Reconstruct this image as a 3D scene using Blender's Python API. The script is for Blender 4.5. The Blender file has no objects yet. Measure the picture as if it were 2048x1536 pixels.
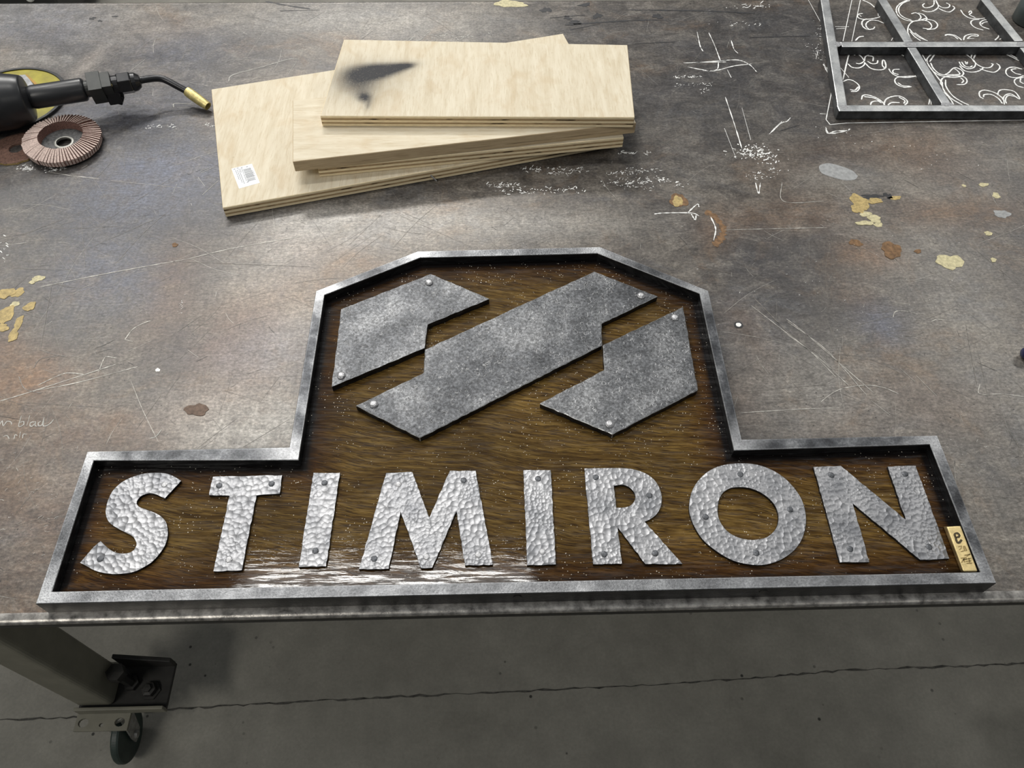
import bpy, bmesh, math, random
from mathutils import Vector, Matrix
from mathutils.geometry import tessellate_polygon

sc = bpy.context.scene
COL = sc.collection
R = math.radians

# ------------------------------------------------------------------ camera, world, lights, exposure
TT = 0.825        # height of the table top above the floor
WD = 0.838        # face of the sign's wooden panel
LT = 0.8415       # face of the letters
PL = 0.8475       # face of the emblem plates
ST = 0.851        # face of the sign's frame

cam = bpy.data.cameras.new('camera')
cam.sensor_width = 36.0
cam.lens = 1535.0 / 2048.0 * 36.0
cam.clip_start = 0.02
co = bpy.data.objects.new('camera', cam)
COL.objects.link(co)
rx, ux, fx = Vector((0.99960, -0.02614, 0.00941)), Vector((0.01600, 0.81764, 0.57551)), Vector((0.02274, 0.57513, -0.81775))
m3 = Matrix((rx, ux, -fx)).transposed()
co.matrix_world = Matrix.Translation((-0.0247, 0.0, 1.601)) @ m3.to_4x4()
sc.camera = co

wd = bpy.data.worlds.new('workshop_air')
sc.world = wd
wd.use_nodes = True
wn = wd.node_tree
wtc = wn.nodes.new('ShaderNodeTexCoord')
wsep = wn.nodes.new('ShaderNodeSeparateXYZ')
wrm = wn.nodes.new('ShaderNodeValToRGB')       # dark workshop walls below a pale ceiling
wn.links.new(wtc.outputs['Generated'], wsep.inputs[0])
wn.links.new(wsep.outputs[2], wrm.inputs[0])
wrm.color_ramp.elements.new(0.35)
for e_, (p_, c_) in zip(wrm.color_ramp.elements, ((0.0, .10), (0.35, .23), (0.9, .62))):
    e_.position = p_
    e_.color = (c_ * .93, c_ * .97, c_, 1)
wn.links.new(wrm.outputs[0], wn.nodes['Background'].inputs[0])
wn.nodes['Background'].inputs[1].default_value = 0.60


def area(name, loc, target, sx, sy, power, col=(1, 0.97, 0.92)):
    l = bpy.data.lights.new(name, 'AREA')
    l.shape = 'RECTANGLE'
    l.size, l.size_y = sx, sy
    l.energy = power
    l.color = col
    o = bpy.data.objects.new(name, l)
    COL.objects.link(o)
    o.location = loc
    d = Vector(target) - Vector(loc)
    o.rotation_euler = d.to_track_quat('-Z', 'Y').to_euler()
    return o


# rows of ceiling fixtures of the workshop, about 4.5 m above the floor
area('ceiling_fixture', (-0.9, 5.0, 4.5), (-0.2, 1.2, 0.8), 1.5, 0.35, 135, (1.0, 0.98, 0.94))
area('ceiling_fixture', (-2.3, 3.3, 4.5), (-0.5, 1.2, 0.0), 1.5, 0.35, 62, (1.0, 0.98, 0.94))
area('ceiling_fixture', (-0.69, 1.66, 4.5), (-0.69, 1.66, 0.0), 1.7, 0.20, 40, (1.0, 0.98, 0.94))
area('ceiling_fixture', (-4.6, 5.0, 4.5), (-1.0, 1.4, 0.0), 1.5, 0.35, 45, (1.0, 0.98, 0.94))
area('ceiling_fixture', (3.6, 3.6, 4.5), (1.0, 1.4, 0.0), 1.5, 0.35, 45, (1.0, 0.98, 0.94))
area('ceiling_fixture', (-2.4, -1.9, 4.5), (0, 0.3, 0), 1.5, 0.35, 66, (1.0, 0.96, 0.88))
area('ceiling_fixture', (2.6, -2.4, 4.5), (0, 0.3, 0), 1.5, 0.35, 10, (1.0, 0.96, 0.88))

vs = sc.view_settings
sc.display_settings.display_device = 'sRGB'
vs.view_transform = 'Standard'
vs.look = 'None'
vs.exposure = 0.0
vs.gamma = 1.0
vs.use_curve_mapping = False

# ------------------------------------------------------------------ material helpers


class NT:
    """small wrapper for building a node material"""

    def __init__(self, name):
        self.m = bpy.data.materials.new(name)
        self.m.use_nodes = True
        self.t = self.m.node_tree
        self.b = self.t.nodes['Principled BSDF']
        self.tc = self.t.nodes.new('ShaderNodeTexCoord')

    def link(self, a, b):
        self.t.links.new(a, b)

    def vec(self, scale=(1, 1, 1), rot=(0, 0, 0), loc=(0, 0, 0)):
        n = self.t.nodes.new('ShaderNodeMapping')
        self.link(self.tc.outputs['Object'], n.inputs['Vector'])
        n.inputs['Scale'].default_value = scale
        n.inputs['Rotation'].default_value = rot
        n.inputs['Location'].default_value = loc
        return n.outputs[0]

    def noise(self, vec, scale, detail=4, rough=0.6, dist=0.0, out=0):
        n = self.t.nodes.new('ShaderNodeTexNoise')
        self.link(vec, n.inputs['Vector'])
        n.inputs['Scale'].default_value = scale
        n.inputs['Detail'].default_value = detail
        n.inputs['Roughness'].default_value = rough
        n.inputs['Distortion'].default_value = dist
        return n.outputs[out]

    def voronoi(self, vec, scale, feature='F1', smooth=0.4, rand=1.0, out='Distance'):
        n = self.t.nodes.new('ShaderNodeTexVoronoi')
        n.feature = feature
        self.link(vec, n.inputs['Vector'])
        n.inputs['Scale'].default_value = scale
        n.inputs['Randomness'].default_value = rand
        if feature == 'SMOOTH_F1':
            n.inputs['Smoothness'].default_value = smooth
        return n.outputs[out]

    def wave(self, vec, scale, dist, detail=3, dscale=1.0, direction='Y'):
        n = self.t.nodes.new('ShaderNodeTexWave')
        n.bands_direction = direction
        self.link(vec, n.inputs['Vector'])
        n.inputs['Scale'].default_value = scale
        n.inputs['Distortion'].default_value = dist
        n.inputs['Detail'].default_value = detail
        n.inputs['Detail Scale'].default_value = dscale
        return n.outputs['Fac']

    def ramp(self, fac, stops, interp='LINEAR'):
        n = self.t.nodes.new('ShaderNodeValToRGB')
        n.color_ramp.interpolation = interp
        el = n.color_ramp.elements
        while len(el) < len(stops):
            el.new(0.5)
        for e, (p, c) in zip(el, stops):
            e.position = p
            e.color = (c[0], c[1], c[2], 1) if not isinstance(c, (int, float)) else (c, c, c, 1)
        self.link(fac, n.inputs[0])
        return n.outputs[0]

    def mix(self, fac, a, b, mode='MIX'):
        n = self.t.nodes.new('ShaderNodeMix')
        n.data_type = 'RGBA'
        n.blend_type = mode
        for sock, v in ((n.inputs[0], fac), (n.inputs[6], a), (n.inputs[7], b)):
            if isinstance(v, (int, float)):
                sock.default_value = v
            elif isinstance(v, tuple):
                sock.default_value = (v[0], v[1], v[2], 1)
            else:
                self.link(v, sock)
        return n.outputs[2]

    def math(self, op, a, b=0.0, clamp=False):
        n = self.t.nodes.new('ShaderNodeMath')
        n.operation = op
        n.use_clamp = clamp
        for sock, v in ((n.inputs[0], a), (n.inputs[1], b)):
            if isinstance(v, (int, float)):
                sock.default_value = v
            else:
                self.link(v, sock)
        return n.outputs[0]

    def attr(self, name):
        n = self.t.nodes.new('ShaderNodeAttribute')
        n.attribute_name = name
        s = self.t.nodes.new('ShaderNodeSeparateColor')
        self.link(n.outputs['Color'], s.inputs[0])
        return s.outputs[0], s.outputs[1], s.outputs[2], n.outputs['Alpha']

    def bump(self, h, strength=0.3, dist=0.001, normal=None):
        n = self.t.nodes.new('ShaderNodeBump')
        n.inputs['Strength'].default_value = strength
        n.inputs['Distance'].default_value = dist
        self.link(h, n.inputs['Height'])
        if normal is not None:
            self.link(normal, n.inputs['Normal'])
        return n.outputs[0]

    def set(self, **kw):
        names = dict(color='Base Color', rough='Roughness', metal='Metallic', normal='Normal', coat='Coat Weight',
                     coatr='Coat Roughness', spec='Specular IOR Level', coatn='Coat Normal')
        for k, v in kw.items():
            s = self.b.inputs[names[k]]
            if isinstance(v, (int, float)):
                s.default_value = v
            elif isinstance(v, tuple):
                s.default_value = (v[0], v[1], v[2], 1)
            else:
                self.link(v, s)
        return self.m


def plain(name, col, rough=0.5, metal=0.0, var=0.12, nscale=40, bump=0.0):
    t = NT(name)
    n = t.noise(t.vec(), nscale, 5)
    lo = tuple(c * (1 - var * 2) for c in col)
    hi = tuple(min(1, c * (1 + var * 2)) for c in col)
    t.set(color=t.ramp(n, [(0.3, lo), (0.7, hi)]), rough=rough, metal=metal)
    if bump:
        t.set(normal=t.bump(t.noise(t.vec(), nscale * 6, 4), bump, 0.001))
    return t.m


# ---- steel table top
def mat_table():
    t = NT('mill_scale_steel')
    v = t.vec()
    big = t.noise(v, 3.4, 10, 0.72, 0.5)
    mid = t.noise(t.vec((1, 1.5, 1)), 19, 10, 0.80, 0.6)
    hue = t.noise(t.vec((1, 1.2, 1), (0, 0, 0), (3, 7, 0)), 7, 8, 0.74, 0.8)
    fine = t.noise(t.vec((1, 1.5, 1)), 230, 7, 0.85)
    streak = t.noise(t.vec((1, 9, 1)), 30, 7, 0.75)
    streak2 = t.noise(t.vec((12, 1, 1)), 22, 7, 0.75)
    c = t.ramp(big, [(0.32, (0.066, 0.062, 0.063)), (0.46, (0.102, 0.092, 0.084)), (0.58, (0.148, 0.131, 0.112)), (0.74, (0.205, 0.184, 0.156))])
    c = t.mix(t.ramp(hue, [(0.53, 0.0), (0.68, 0.65)]), c, (0.150, 0.098, 0.058))
    c = t.mix(t.ramp(hue, [(0.32, 0.6), (0.46, 0.0)]), c, (0.098, 0.102, 0.112))
    c = t.mix(t.ramp(mid, [(0.34, 0.80), (0.52, 0.0)]), c, (0.042, 0.038, 0.036))
    c = t.mix(t.ramp(mid, [(0.52, 0.0), (0.68, 0.65)]), c, (0.27, 0.248, 0.215))
    a_r, a_d, a_l, a_b = t.attr('stain_sheen')
    # staining and painted sheen, broken up by noise
    brk = t.ramp(t.noise(v, 60, 6, 0.7), [(0.30, 0.35), (0.62, 1.0)])
    rn = t.noise(v, 14, 6)
    rust = t.ramp(rn, [(0.3, (0.150, 0.082, 0.046)), (0.7, (0.25, 0.140, 0.070))])
    c = t.mix(t.math('MULTIPLY', a_r, brk, True), c, rust)
    c = t.mix(t.math('MULTIPLY', a_d, brk, True), c, (0.040, 0.040, 0.044))
    c = t.mix(t.math('MULTIPLY', a_l, brk, True), c, (0.36, 0.345, 0.315))
    c = t.mix(t.math('MULTIPLY', t.math('SUBTRACT', 1.0, a_b), brk, True), c, (0.115, 0.125, 0.165))
    # speckle
    c = t.mix(1.0, c, t.ramp(fine, [(0.32, 0.38), (0.50, 0.95), (0.68, 1.75)]), 'MULTIPLY')
    c = t.mix(0.75, c, t.ramp(streak, [(0.3, 0.72), (0.5, 1.0), (0.72, 1.28)]), 'MULTIPLY')
    c = t.mix(0.6, c, t.ramp(streak2, [(0.3, 0.75), (0.5, 1.0), (0.72, 1.25)]), 'MULTIPLY')
    # tiny dark pits
    pit = t.ramp(t.voronoi(v, 95), [(0.06, 1.0), (0.12, 0.0)])
    pitm = t.ramp(t.noise(v, 9, 3), [(0.5, 0.0), (0.62, 1.0)])
    c = t.mix(t.math('MULTIPLY', pit, pitm), c, (0.03, 0.028, 0.026))
    h = t.math('ADD', t.math('MULTIPLY', fine, 0.6), t.math('MULTIPLY', mid, 0.6))
    t.set(color=c, metal=0.30, rough=t.ramp(mid, [(0.3, 0.32), (0.7, 0.52)]), normal=t.bump(h, 0.20, 0.0010), spec=0.5)
    return t.m


def mat_board():
    t = NT('stained_varnished_wood')
    wrp = t.noise(t.vec((1.2, 2.2, 1)), 3.0, 2)
    add = t.t.nodes.new('ShaderNodeVectorMath')
    add.operation = 'MULTIPLY_ADD'
    t.link(wrp, add.inputs[0])
    add.inputs[1].default_value = (0.0, 0.055, 0.0)
    t.link(t.vec((1, 1, 1), (0, 0, 0.16)), add.inputs[2])
    mp = t.t.nodes.new('ShaderNodeMapping')
    mp.inputs['Scale'].default_value = (1.0, 13.0, 1.0)
    t.link(add.outputs[0], mp.inputs[0])
    g1 = t.noise(mp.outputs[0], 20, 8, 0.66)
    mp2 = t.t.nodes.new('ShaderNodeMapping')
    mp2.inputs['Scale'].default_value = (1.0, 15.0, 1.0)
    t.link(add.outputs[0], mp2.inputs[0])
    pore = t.noise(mp2.outputs[0], 62, 3, 0.55)
    big = t.noise(t.vec((1, 2.0, 1)), 6, 4)
    c = t.ramp(g1, [(0.30, (0.036, 0.018, 0.003)), (0.45, (0.070, 0.039, 0.009)), (0.57, (0.118, 0.071, 0.018)), (0.74, (0.195, 0.126, 0.041))])
    c = t.mix(0.8, c, t.ramp(big, [(0.3, 0.50), (0.7, 1.45)]), 'MULTIPLY')
    c = t.mix(t.ramp(pore, [(0.38, 0.85), (0.50, 0.0)]), c, (0.020, 0.010, 0.003))
    e_d, e_b, _x, _a = t.attr('edge_tone')
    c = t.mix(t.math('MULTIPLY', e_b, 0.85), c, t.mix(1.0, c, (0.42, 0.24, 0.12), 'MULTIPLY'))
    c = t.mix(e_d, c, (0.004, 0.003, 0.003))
    dust_glint = t.ramp(t.voronoi(t.vec(), 260), [(0.10, 1.0), (0.16, 0.0)])  # pale dust specks, whitened so the colour also carries their sparkle
    dm = t.ramp(t.noise(t.vec(), 40, 3), [(0.46, 0.0), (0.60, 1.0)])
    spk = t.math('MULTIPLY', dust_glint, dm)
    c = t.mix(t.math('MULTIPLY', spk, 0.75), c, (0.80, 0.74, 0.62))
    h = t.math('ADD', t.math('MULTIPLY', pore, 0.7), t.math('MULTIPLY', spk, 0.9))
    nb = t.bump(h, 0.35, 0.0006)
    brush = t.ramp(t.noise(t.vec((1, 11, 1), (0, 0, 0.03)), 24, 6, 0.7), [(0.49, 0.10), (0.57, 1.0)])     # varnish brushed on in streaks
    t.set(color=c, rough=0.5, normal=nb, coat=brush, coatr=0.045, coatn=t.bump(t.math('ADD', h, t.noise(t.vec((1, 9, 1)), 50, 4)), 0.10, 0.0003), spec=0.05)
    return t.m


def mat_hammered():
    t = NT('hammered_bright_steel')
    v = t.vec((1, 1, 0.2))
    wv = t.noise(v, 30, 2, 0.5, 0, 1)
    add = t.t.nodes.new('ShaderNodeVectorMath')
    add.operation = 'MULTIPLY_ADD'
    t.link(wv, add.inputs[0])
    add.inputs[1].default_value = (0.004, 0.004, 0)
    t.link(v, add.inputs[2])
    d = t.voronoi(add.outputs[0], 172, 'SMOOTH_F1', 0.16)
    d2 = t.voronoi(add.outputs[0], 265, 'SMOOTH_F1', 0.18)
    msk = t.ramp(t.noise(v, 22, 2), [(0.46, 0.0), (0.60, 1.0)])
    mixd = t.mix(msk, t.math('POWER', d, 2.0), t.math('MULTIPLY', t.math('POWER', d2, 2.0), 0.7))
    big = t.noise(v, 26, 5)
    c = t.ramp(big, [(0.3, (0.20, 0.205, 0.218)), (0.5, (0.30, 0.302, 0.314)), (0.72, (0.40, 0.40, 0.41))])
    nb = t.bump(mixd, 0.62, 0.0024)
    nb = t.bump(t.noise(v, 500, 3), 0.05, 0.0003, nb)
    t.set(color=c, metal=0.85, rough=0.46, normal=nb)
    return t.m


def mat_emblem():
    t = NT('textured_dark_steel')
    v = t.vec()
    big = t.noise(v, 17, 5, 0.6)
    fine = t.noise(v, 330, 4, 0.7)
    d = t.voronoi(t.vec((1, 1, 0.2)), 150, 'F1')
    ring = t.ramp(d, [(0.40, 0.0), (0.47, 1.0), (0.54, 0.0)])
    rm = t.ramp(t.noise(v, 110, 3), [(0.50, 0.0), (0.58, 1.0)])
    rr = t.math('MULTIPLY', ring, rm)
    c = t.ramp(big, [(0.30, (0.040, 0.042, 0.046)), (0.5, (0.095, 0.098, 0.104)), (0.7, (0.180, 0.183, 0.188))])
    c = t.mix(1.0, c, t.ramp(fine, [(0.3, 0.30), (0.5, 1.0), (0.72, 2.2)]), 'MULTIPLY')
    c = t.mix(t.math('MULTIPLY', rr, 0.55), c, (0.42, 0.42, 0.42))
    h = t.math('ADD', t.math('MULTIPLY', rr, 0.6), t.math('MULTIPLY', fine, 0.7))
    t.set(color=c, metal=0.6, rough=0.46, normal=t.bump(h, 0.40, 0.0009))
    return t.m


def mat_frame():
    t = NT('patinated_bar_steel')
    v = t.vec()
    n = t.noise(v, 34, 5, 0.65)
    f = t.noise(v, 420, 4, 0.7)
    b_, s_, _x, _a = t.attr('ground')
    base = t.ramp(n, [(0.38, (0.022, 0.023, 0.026)), (0.53, (0.066, 0.069, 0.075)), (0.68, (0.185, 0.190, 0.198))])
    c = t.mix(b_, base, t.ramp(n, [(0.3, (0.28, 0.285, 0.295)), (0.7, (0.55, 0.555, 0.565))]))
    c = t.mix(0.8, c, t.ramp(f, [(0.3, 0.55), (0.5, 1.0), (0.72, 1.45)]), 'MULTIPLY')
    c = t.mix(s_, c, (0.012, 0.012, 0.013))
    t.set(color=c, metal=0.75, rough=0.40, normal=t.bump(f, 0.35, 0.0009))
    return t.m


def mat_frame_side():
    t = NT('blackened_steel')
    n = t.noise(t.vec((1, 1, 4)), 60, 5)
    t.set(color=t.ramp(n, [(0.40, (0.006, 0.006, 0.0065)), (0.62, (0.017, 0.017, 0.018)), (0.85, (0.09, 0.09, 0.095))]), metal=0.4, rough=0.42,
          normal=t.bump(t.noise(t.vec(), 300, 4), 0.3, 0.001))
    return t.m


def mat_ply(name, along, spot=False):
    t = NT(name)
    ax = (lambda a, b: (b, a, 1.0)) if along else (lambda a, b: (a, b, 1.0))
    g = t.noise(t.vec(ax(1.0, 9.0)), 11, 7, 0.66, 0.4)
    g2 = t.noise(t.vec(ax(3.0, 30.0)), 14, 4, 0.6)
    blot = t.noise(t.vec(ax(1.2, 2.2)), 15, 4, 0.55, 0.6)
    c = t.ramp(g, [(0.28, (0.55, 0.470, 0.335)), (0.5, (0.635, 0.565, 0.430)), (0.72, (0.70, 0.638, 0.505))])
    c = t.mix(t.ramp(blot, [(0.52, 0.0), (0.72, 0.5)]), c, (0.52, 0.40, 0.245))
    c = t.mix(t.ramp(g2, [(0.36, 0.35), (0.46, 0.0)]), c, (0.46, 0.36, 0.22))
    kn = t.ramp(t.voronoi(t.vec((1, 1, 0.1)), 17), [(0.035, 1.0), (0.06, 0.0)])
    c = t.mix(t.math('MULTIPLY', kn, 0.5), c, (0.33, 0.22, 0.11))
    if spot:
        a = t.attr('soot')
        sp = t.noise(t.vec(), 420, 3)
        f = t.math('MULTIPLY', t.ramp(a[0], [(0.0, 0.0), (0.40, 0.24), (0.68, 0.62), (0.92, 0.96)]), t.ramp(sp, [(0.2, 0.88), (0.5, 1.10)]), True)
        c = t.mix(f, c, (0.016, 0.016, 0.019))
    t.set(color=c, rough=0.62, normal=t.bump(g2, 0.15, 0.0008), spec=0.3)
    return t.m


def mat_ply_edge(solid=False):
    t = NT('plywood_edge_face' if solid else 'plywood_edge_plies')
    # plies follow height inside an 18 mm board (generated coordinate runs 0..1 through the thickness)
    sx = t.t.nodes.new('ShaderNodeSeparateXYZ')
    t.link(t.tc.outputs['Generated'], sx.inputs[0])
    wob = t.noise(t.vec((1, 1, 1)), 18, 3)
    z = t.math('ADD', sx.outputs[2], t.math('MULTIPLY', t.math('SUBTRACT', wob, 0.5), 0.05))
    if solid:
        g = t.noise(t.vec((3, 3, 60)), 12, 5)
        c = t.ramp(g, [(0.3, (0.40, 0.30, 0.18)), (0.7, (0.56, 0.44, 0.28))])
        gap = t.ramp(z, [(0.30, 0.0), (0.36, 1.0), (0.40, 0.0)])
        gm = t.ramp(t.noise(t.vec(), 15, 2), [(0.45, 0.0), (0.6, 0.8)])
        c = t.mix(t.math('MULTIPLY', gap, gm), c, (0.09, 0.06, 0.03))
    else:
        li, dk = (0.84, 0.70, 0.46), (0.40, 0.285, 0.155)
        c = t.ramp(z, [(0.0, li), (0.24, li), (0.27, dk), (0.40, dk), (0.43, li), (0.60, li), (0.63, dk), (0.78, dk), (0.81, li), (1.0, li)])
        g = t.noise(t.vec((6, 6, 40)), 20, 5)
        c = t.mix(0.6, c, t.ramp(g, [(0.3, 0.75), (0.7, 1.2)]), 'MULTIPLY')
        band = t.ramp(z, [(0.27, 0.0), (0.31, 1.0), (0.36, 1.0), (0.40, 0.0), (0.63, 0.0), (0.67, 1.0), (0.73, 1.0), (0.77, 0.0)])
        gm = t.ramp(t.noise(t.vec((1, 1, 6)), 26, 3), [(0.54, 0.0), (0.62, 1.0)])
        c = t.mix(t.math('MULTIPLY', band, gm), c, (0.035, 0.022, 0.012))
    t.set(color=c, rough=0.75, spec=0.2)
    return t.m


def mat_floor():
    t = NT('worn_concrete')
    v = t.vec()
    a = t.noise(v, 1.6, 7, 0.6, 0.3)
    b = t.noise(v, 14, 7, 0.65)
    f = t.noise(v, 160, 4, 0.7)
    c = t.ramp(a, [(0.3, (0.150, 0.144, 0.122)), (0.7, (0.235, 0.226, 0.196))])
    c = t.mix(0.7, c, t.ramp(b, [(0.3, 0.78), (0.7, 1.2)]), 'MULTIPLY')
    c = t.mix(0.5, c, t.ramp(f, [(0.3, 0.8), (0.7, 1.2)]), 'MULTIPLY')
    pit = t.ramp(t.voronoi(v, 30), [(0.07, 1.0), (0.11, 0.0)])
    pm = t.ramp(t.noise(v, 4, 2), [(0.5, 0.0), (0.6, 1.0)])
    c = t.mix(t.math('MULTIPLY', pit, pm), c, (0.03, 0.03, 0.026))
    t.set(color=c, rough=0.62, normal=t.bump(f, 0.15, 0.001), spec=0.35)
    return t.m


M_TABLE = mat_table()
M_BOARD = mat_board()
M_HAM = mat_hammered()
M_EMB = mat_emblem()
M_FR = mat_frame()
M_FRS = mat_frame_side()
M_FLOOR = mat_floor()
M_PLYX = mat_ply('plywood_face_long_grain', False)
M_PLYY = mat_ply('plywood_face_cross_grain', True)
M_PLYS = mat_ply('plywood_face_sooty', True, True)
M_EDGE = mat_ply_edge()
M_EDGES = mat_ply_edge(True)
M_WORNHL = plain('highlit_worn_edge', (0.30, 0.285, 0.265), 0.34, 0.75, 0.35, 90, 0.2)  # pale tone paints the lamp highlight into the worn front edge
M_CHALK = plain('soapstone_chalk', (0.80, 0.80, 0.78), 0.9, 0, 0.08, 300)
M_FADED = plain('faded_chalk', (0.44, 0.43, 0.40), 0.85, 0, 0.15, 500)
M_SCR = plain('bright_scratch', (0.40, 0.385, 0.35), 0.5, 0.3, 0.25, 200)
M_SCRD = plain('dull_scratch', (0.180, 0.167, 0.150), 0.5, 0.3, 0.3, 200)
M_SCRK = plain('dark_scratch', (0.03, 0.03, 0.032), 0.5, 0.2, 0.2, 200)
M_RUSTM = plain('rust_blotch', (0.165, 0.092, 0.042), 0.75, 0, 0.25, 160)
M_OCHRE = plain('ochre_paint', (0.40, 0.30, 0.12), 0.6, 0, 0.18, 250)
M_CREAM = plain('dried_cream_paint', (0.50, 0.45, 0.27), 0.6, 0, 0.15, 250)
M_SMEAR = plain('grey_smear', (0.29, 0.295, 0.295), 0.7, 0, 0.12, 160)
M_TAR = plain('black_tar', (0.02, 0.02, 0.022), 0.5, 0, 0.2, 100)
M_RIVD = plain('dark_rivet_steel', (0.11, 0.115, 0.125), 0.45, 0.7, 0.25, 400, 0.3)
M_EDGEB = plain('plate_edge_highlight', (0.40, 0.405, 0.41), 0.4, 0.7, 0.25, 300)  # lighter bevel colour, painted in as the plates' edge highlight
M_RIVL = plain('bright_rivet_steel', (0.44, 0.44, 0.45), 0.40, 0.8, 0.15, 300, 0.35)
M_BRASS = plain('satin_brass', (0.80, 0.63, 0.31), 0.36, 0.85, 0.10, 160, 0.12)
M_BRASSD = plain('dark_brass_engraving', (0.06, 0.045, 0.02), 0.6, 0.3, 0.1)  # dark marks of the engraving
M_BRASSE = plain('brass_engraving_lines', (0.30, 0.22, 0.09), 0.5, 0.6, 0.1)
M_BLACKP = plain('black_plastic', (0.018, 0.019, 0.021), 0.35, 0, 0.1, 60)
M_BLACKM = plain('black_oxide_steel', (0.022, 0.022, 0.024), 0.3, 0.4, 0.1, 80)
M_GUN = plain('dull_grey_fitting', (0.040, 0.042, 0.040), 0.45, 0.3, 0.1, 80)
M_TIP = plain('brass_tip', (0.58, 0.49, 0.21), 0.42, 0.55, 0.15, 160)
M_YEL = plain('yellow_disc_face', (0.29, 0.250, 0.010), 0.4, 0, 0.12, 60)
M_ORG = plain('amber_band', (0.34, 0.19, 0.012), 0.45, 0, 0.1, 60)
M_SILV = plain('silver_label', (0.30, 0.30, 0.31), 0.4, 0.4, 0.15, 120)
M_FLAP = plain('abrasive_cloth', (0.20, 0.105, 0.085), 0.85, 0, 0.22, 500, 0.4)
M_FLAPE = plain('frayed_cloth_edge', (0.56, 0.44, 0.39), 0.9, 0, 0.15, 400)
M_BACK = plain('grey_backing_plate', (0.075, 0.075, 0.075), 0.7, 0, 0.35, 260, 0.3)
M_RIM = plain('zinc_rim', (0.26, 0.26, 0.24), 0.45, 0.6, 0.2)
M_CUT = plain('worn_abrasive_disc', (0.155, 0.085, 0.062), 0.85, 0, 0.25, 300, 0.4)
M_CUTE = plain('worn_disc_edge', (0.42, 0.30, 0.12), 0.85, 0, 0.2, 300)
M_PAINTG = plain('olive_grey_paint', (0.155, 0.148, 0.115), 0.6, 0, 0.12, 12)
M_LEGD = plain('dark_shaded_steel', (0.020, 0.019, 0.017), 0.55, 0.2, 0.2, 40)  # near-black puts deep shade into the brackets and the table's front face
M_ZINC = plain('dirty_zinc', (0.26, 0.255, 0.235), 0.5, 0.5, 0.2, 90)
M_WHEEL = plain('green_black_wheel', (0.022, 0.036, 0.030), 0.5, 0, 0.15, 40)
M_NAVY = plain('navy_plastic', (0.012, 0.015, 0.06), 0.3, 0, 0.1)
M_TEAL = plain('grey_green_enamel', (0.085, 0.105, 0.105), 0.4, 0.2, 0.1)
M_WHITE = plain('white_paper', (0.86, 0.87, 0.88), 0.6, 0, 0.02)
M_PRINT = plain('grey_print', (0.30, 0.31, 0.33), 0.7, 0, 0.05)
M_DARKB = plain('dark_machine_paint', (0.018, 0.018, 0.018), 0.5, 0, 0.1)
M_PALE = plain('pale_plastic', (0.75, 0.76, 0.73), 0.5, 0, 0.03)


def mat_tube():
    t = NT('lit_tube_top')
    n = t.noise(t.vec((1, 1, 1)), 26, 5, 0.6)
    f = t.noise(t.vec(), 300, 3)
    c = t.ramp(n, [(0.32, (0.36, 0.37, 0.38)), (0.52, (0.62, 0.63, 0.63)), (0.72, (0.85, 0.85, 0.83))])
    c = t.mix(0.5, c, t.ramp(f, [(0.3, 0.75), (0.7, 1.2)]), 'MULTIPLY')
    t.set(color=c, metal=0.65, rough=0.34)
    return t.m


M_TUBE = mat_tube()  # bright copy for bar tops, reflected light painted into the colour
M_TUBESIDE = plain('shaded_tube_side', (0.060, 0.063, 0.066), 0.42, 0.5, 0.3, 50)  # dark copy for bar sides, shade painted into the colour

# ------------------------------------------------------------------ object helpers


def world_loc(o):
    v = Vector((0, 0, 0))
    while o is not None:
        v += Vector(o.location)
        o = o.parent
    return v


def obj(name, bm, mats, parent=None, loc=None, smooth=False, bevel=0.0, segs=2):
    """link a bmesh built in world coordinates as one mesh object"""
    pl = world_loc(parent) if parent else Vector((0, 0, 0))
    org = Vector(loc) if loc is not None else (pl if parent else Vector((0, 0, 0)))
    bmesh.ops.translate(bm, verts=bm.verts, vec=-org)
    me = bpy.data.meshes.new(name)
    bm.normal_update()
    bm.to_mesh(me)
    bm.free()
    for m in (mats if isinstance(mats, (list, tuple)) else [mats]):
        me.materials.append(m)
    if smooth:
        for p in me.polygons:
            p.use_smooth = True
    o = bpy.data.objects.new(name, me)
    COL.objects.link(o)
    if parent:
        o.parent = parent
        o.location = org - pl
    else:
        o.location = org
    if bevel:
        b = o.modifiers.new('bevel', 'BEVEL')
        b.width = bevel
        b.segments = segs
        b.limit_method = 'ANGLE'
        b.angle_limit = R(40)
    return o


def empty(name, loc, label, cat, group=None):
    o = bpy.data.objects.new(name, None)
    o.empty_display_size = 0.05
    COL.objects.link(o)
    o.location = loc
    return tag(o, label, cat, group)


def tag(o, label, cat, group=None):
    o['label'] = label
    o['category'] = cat
    if group:
        o['group'] = group
    return o


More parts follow.
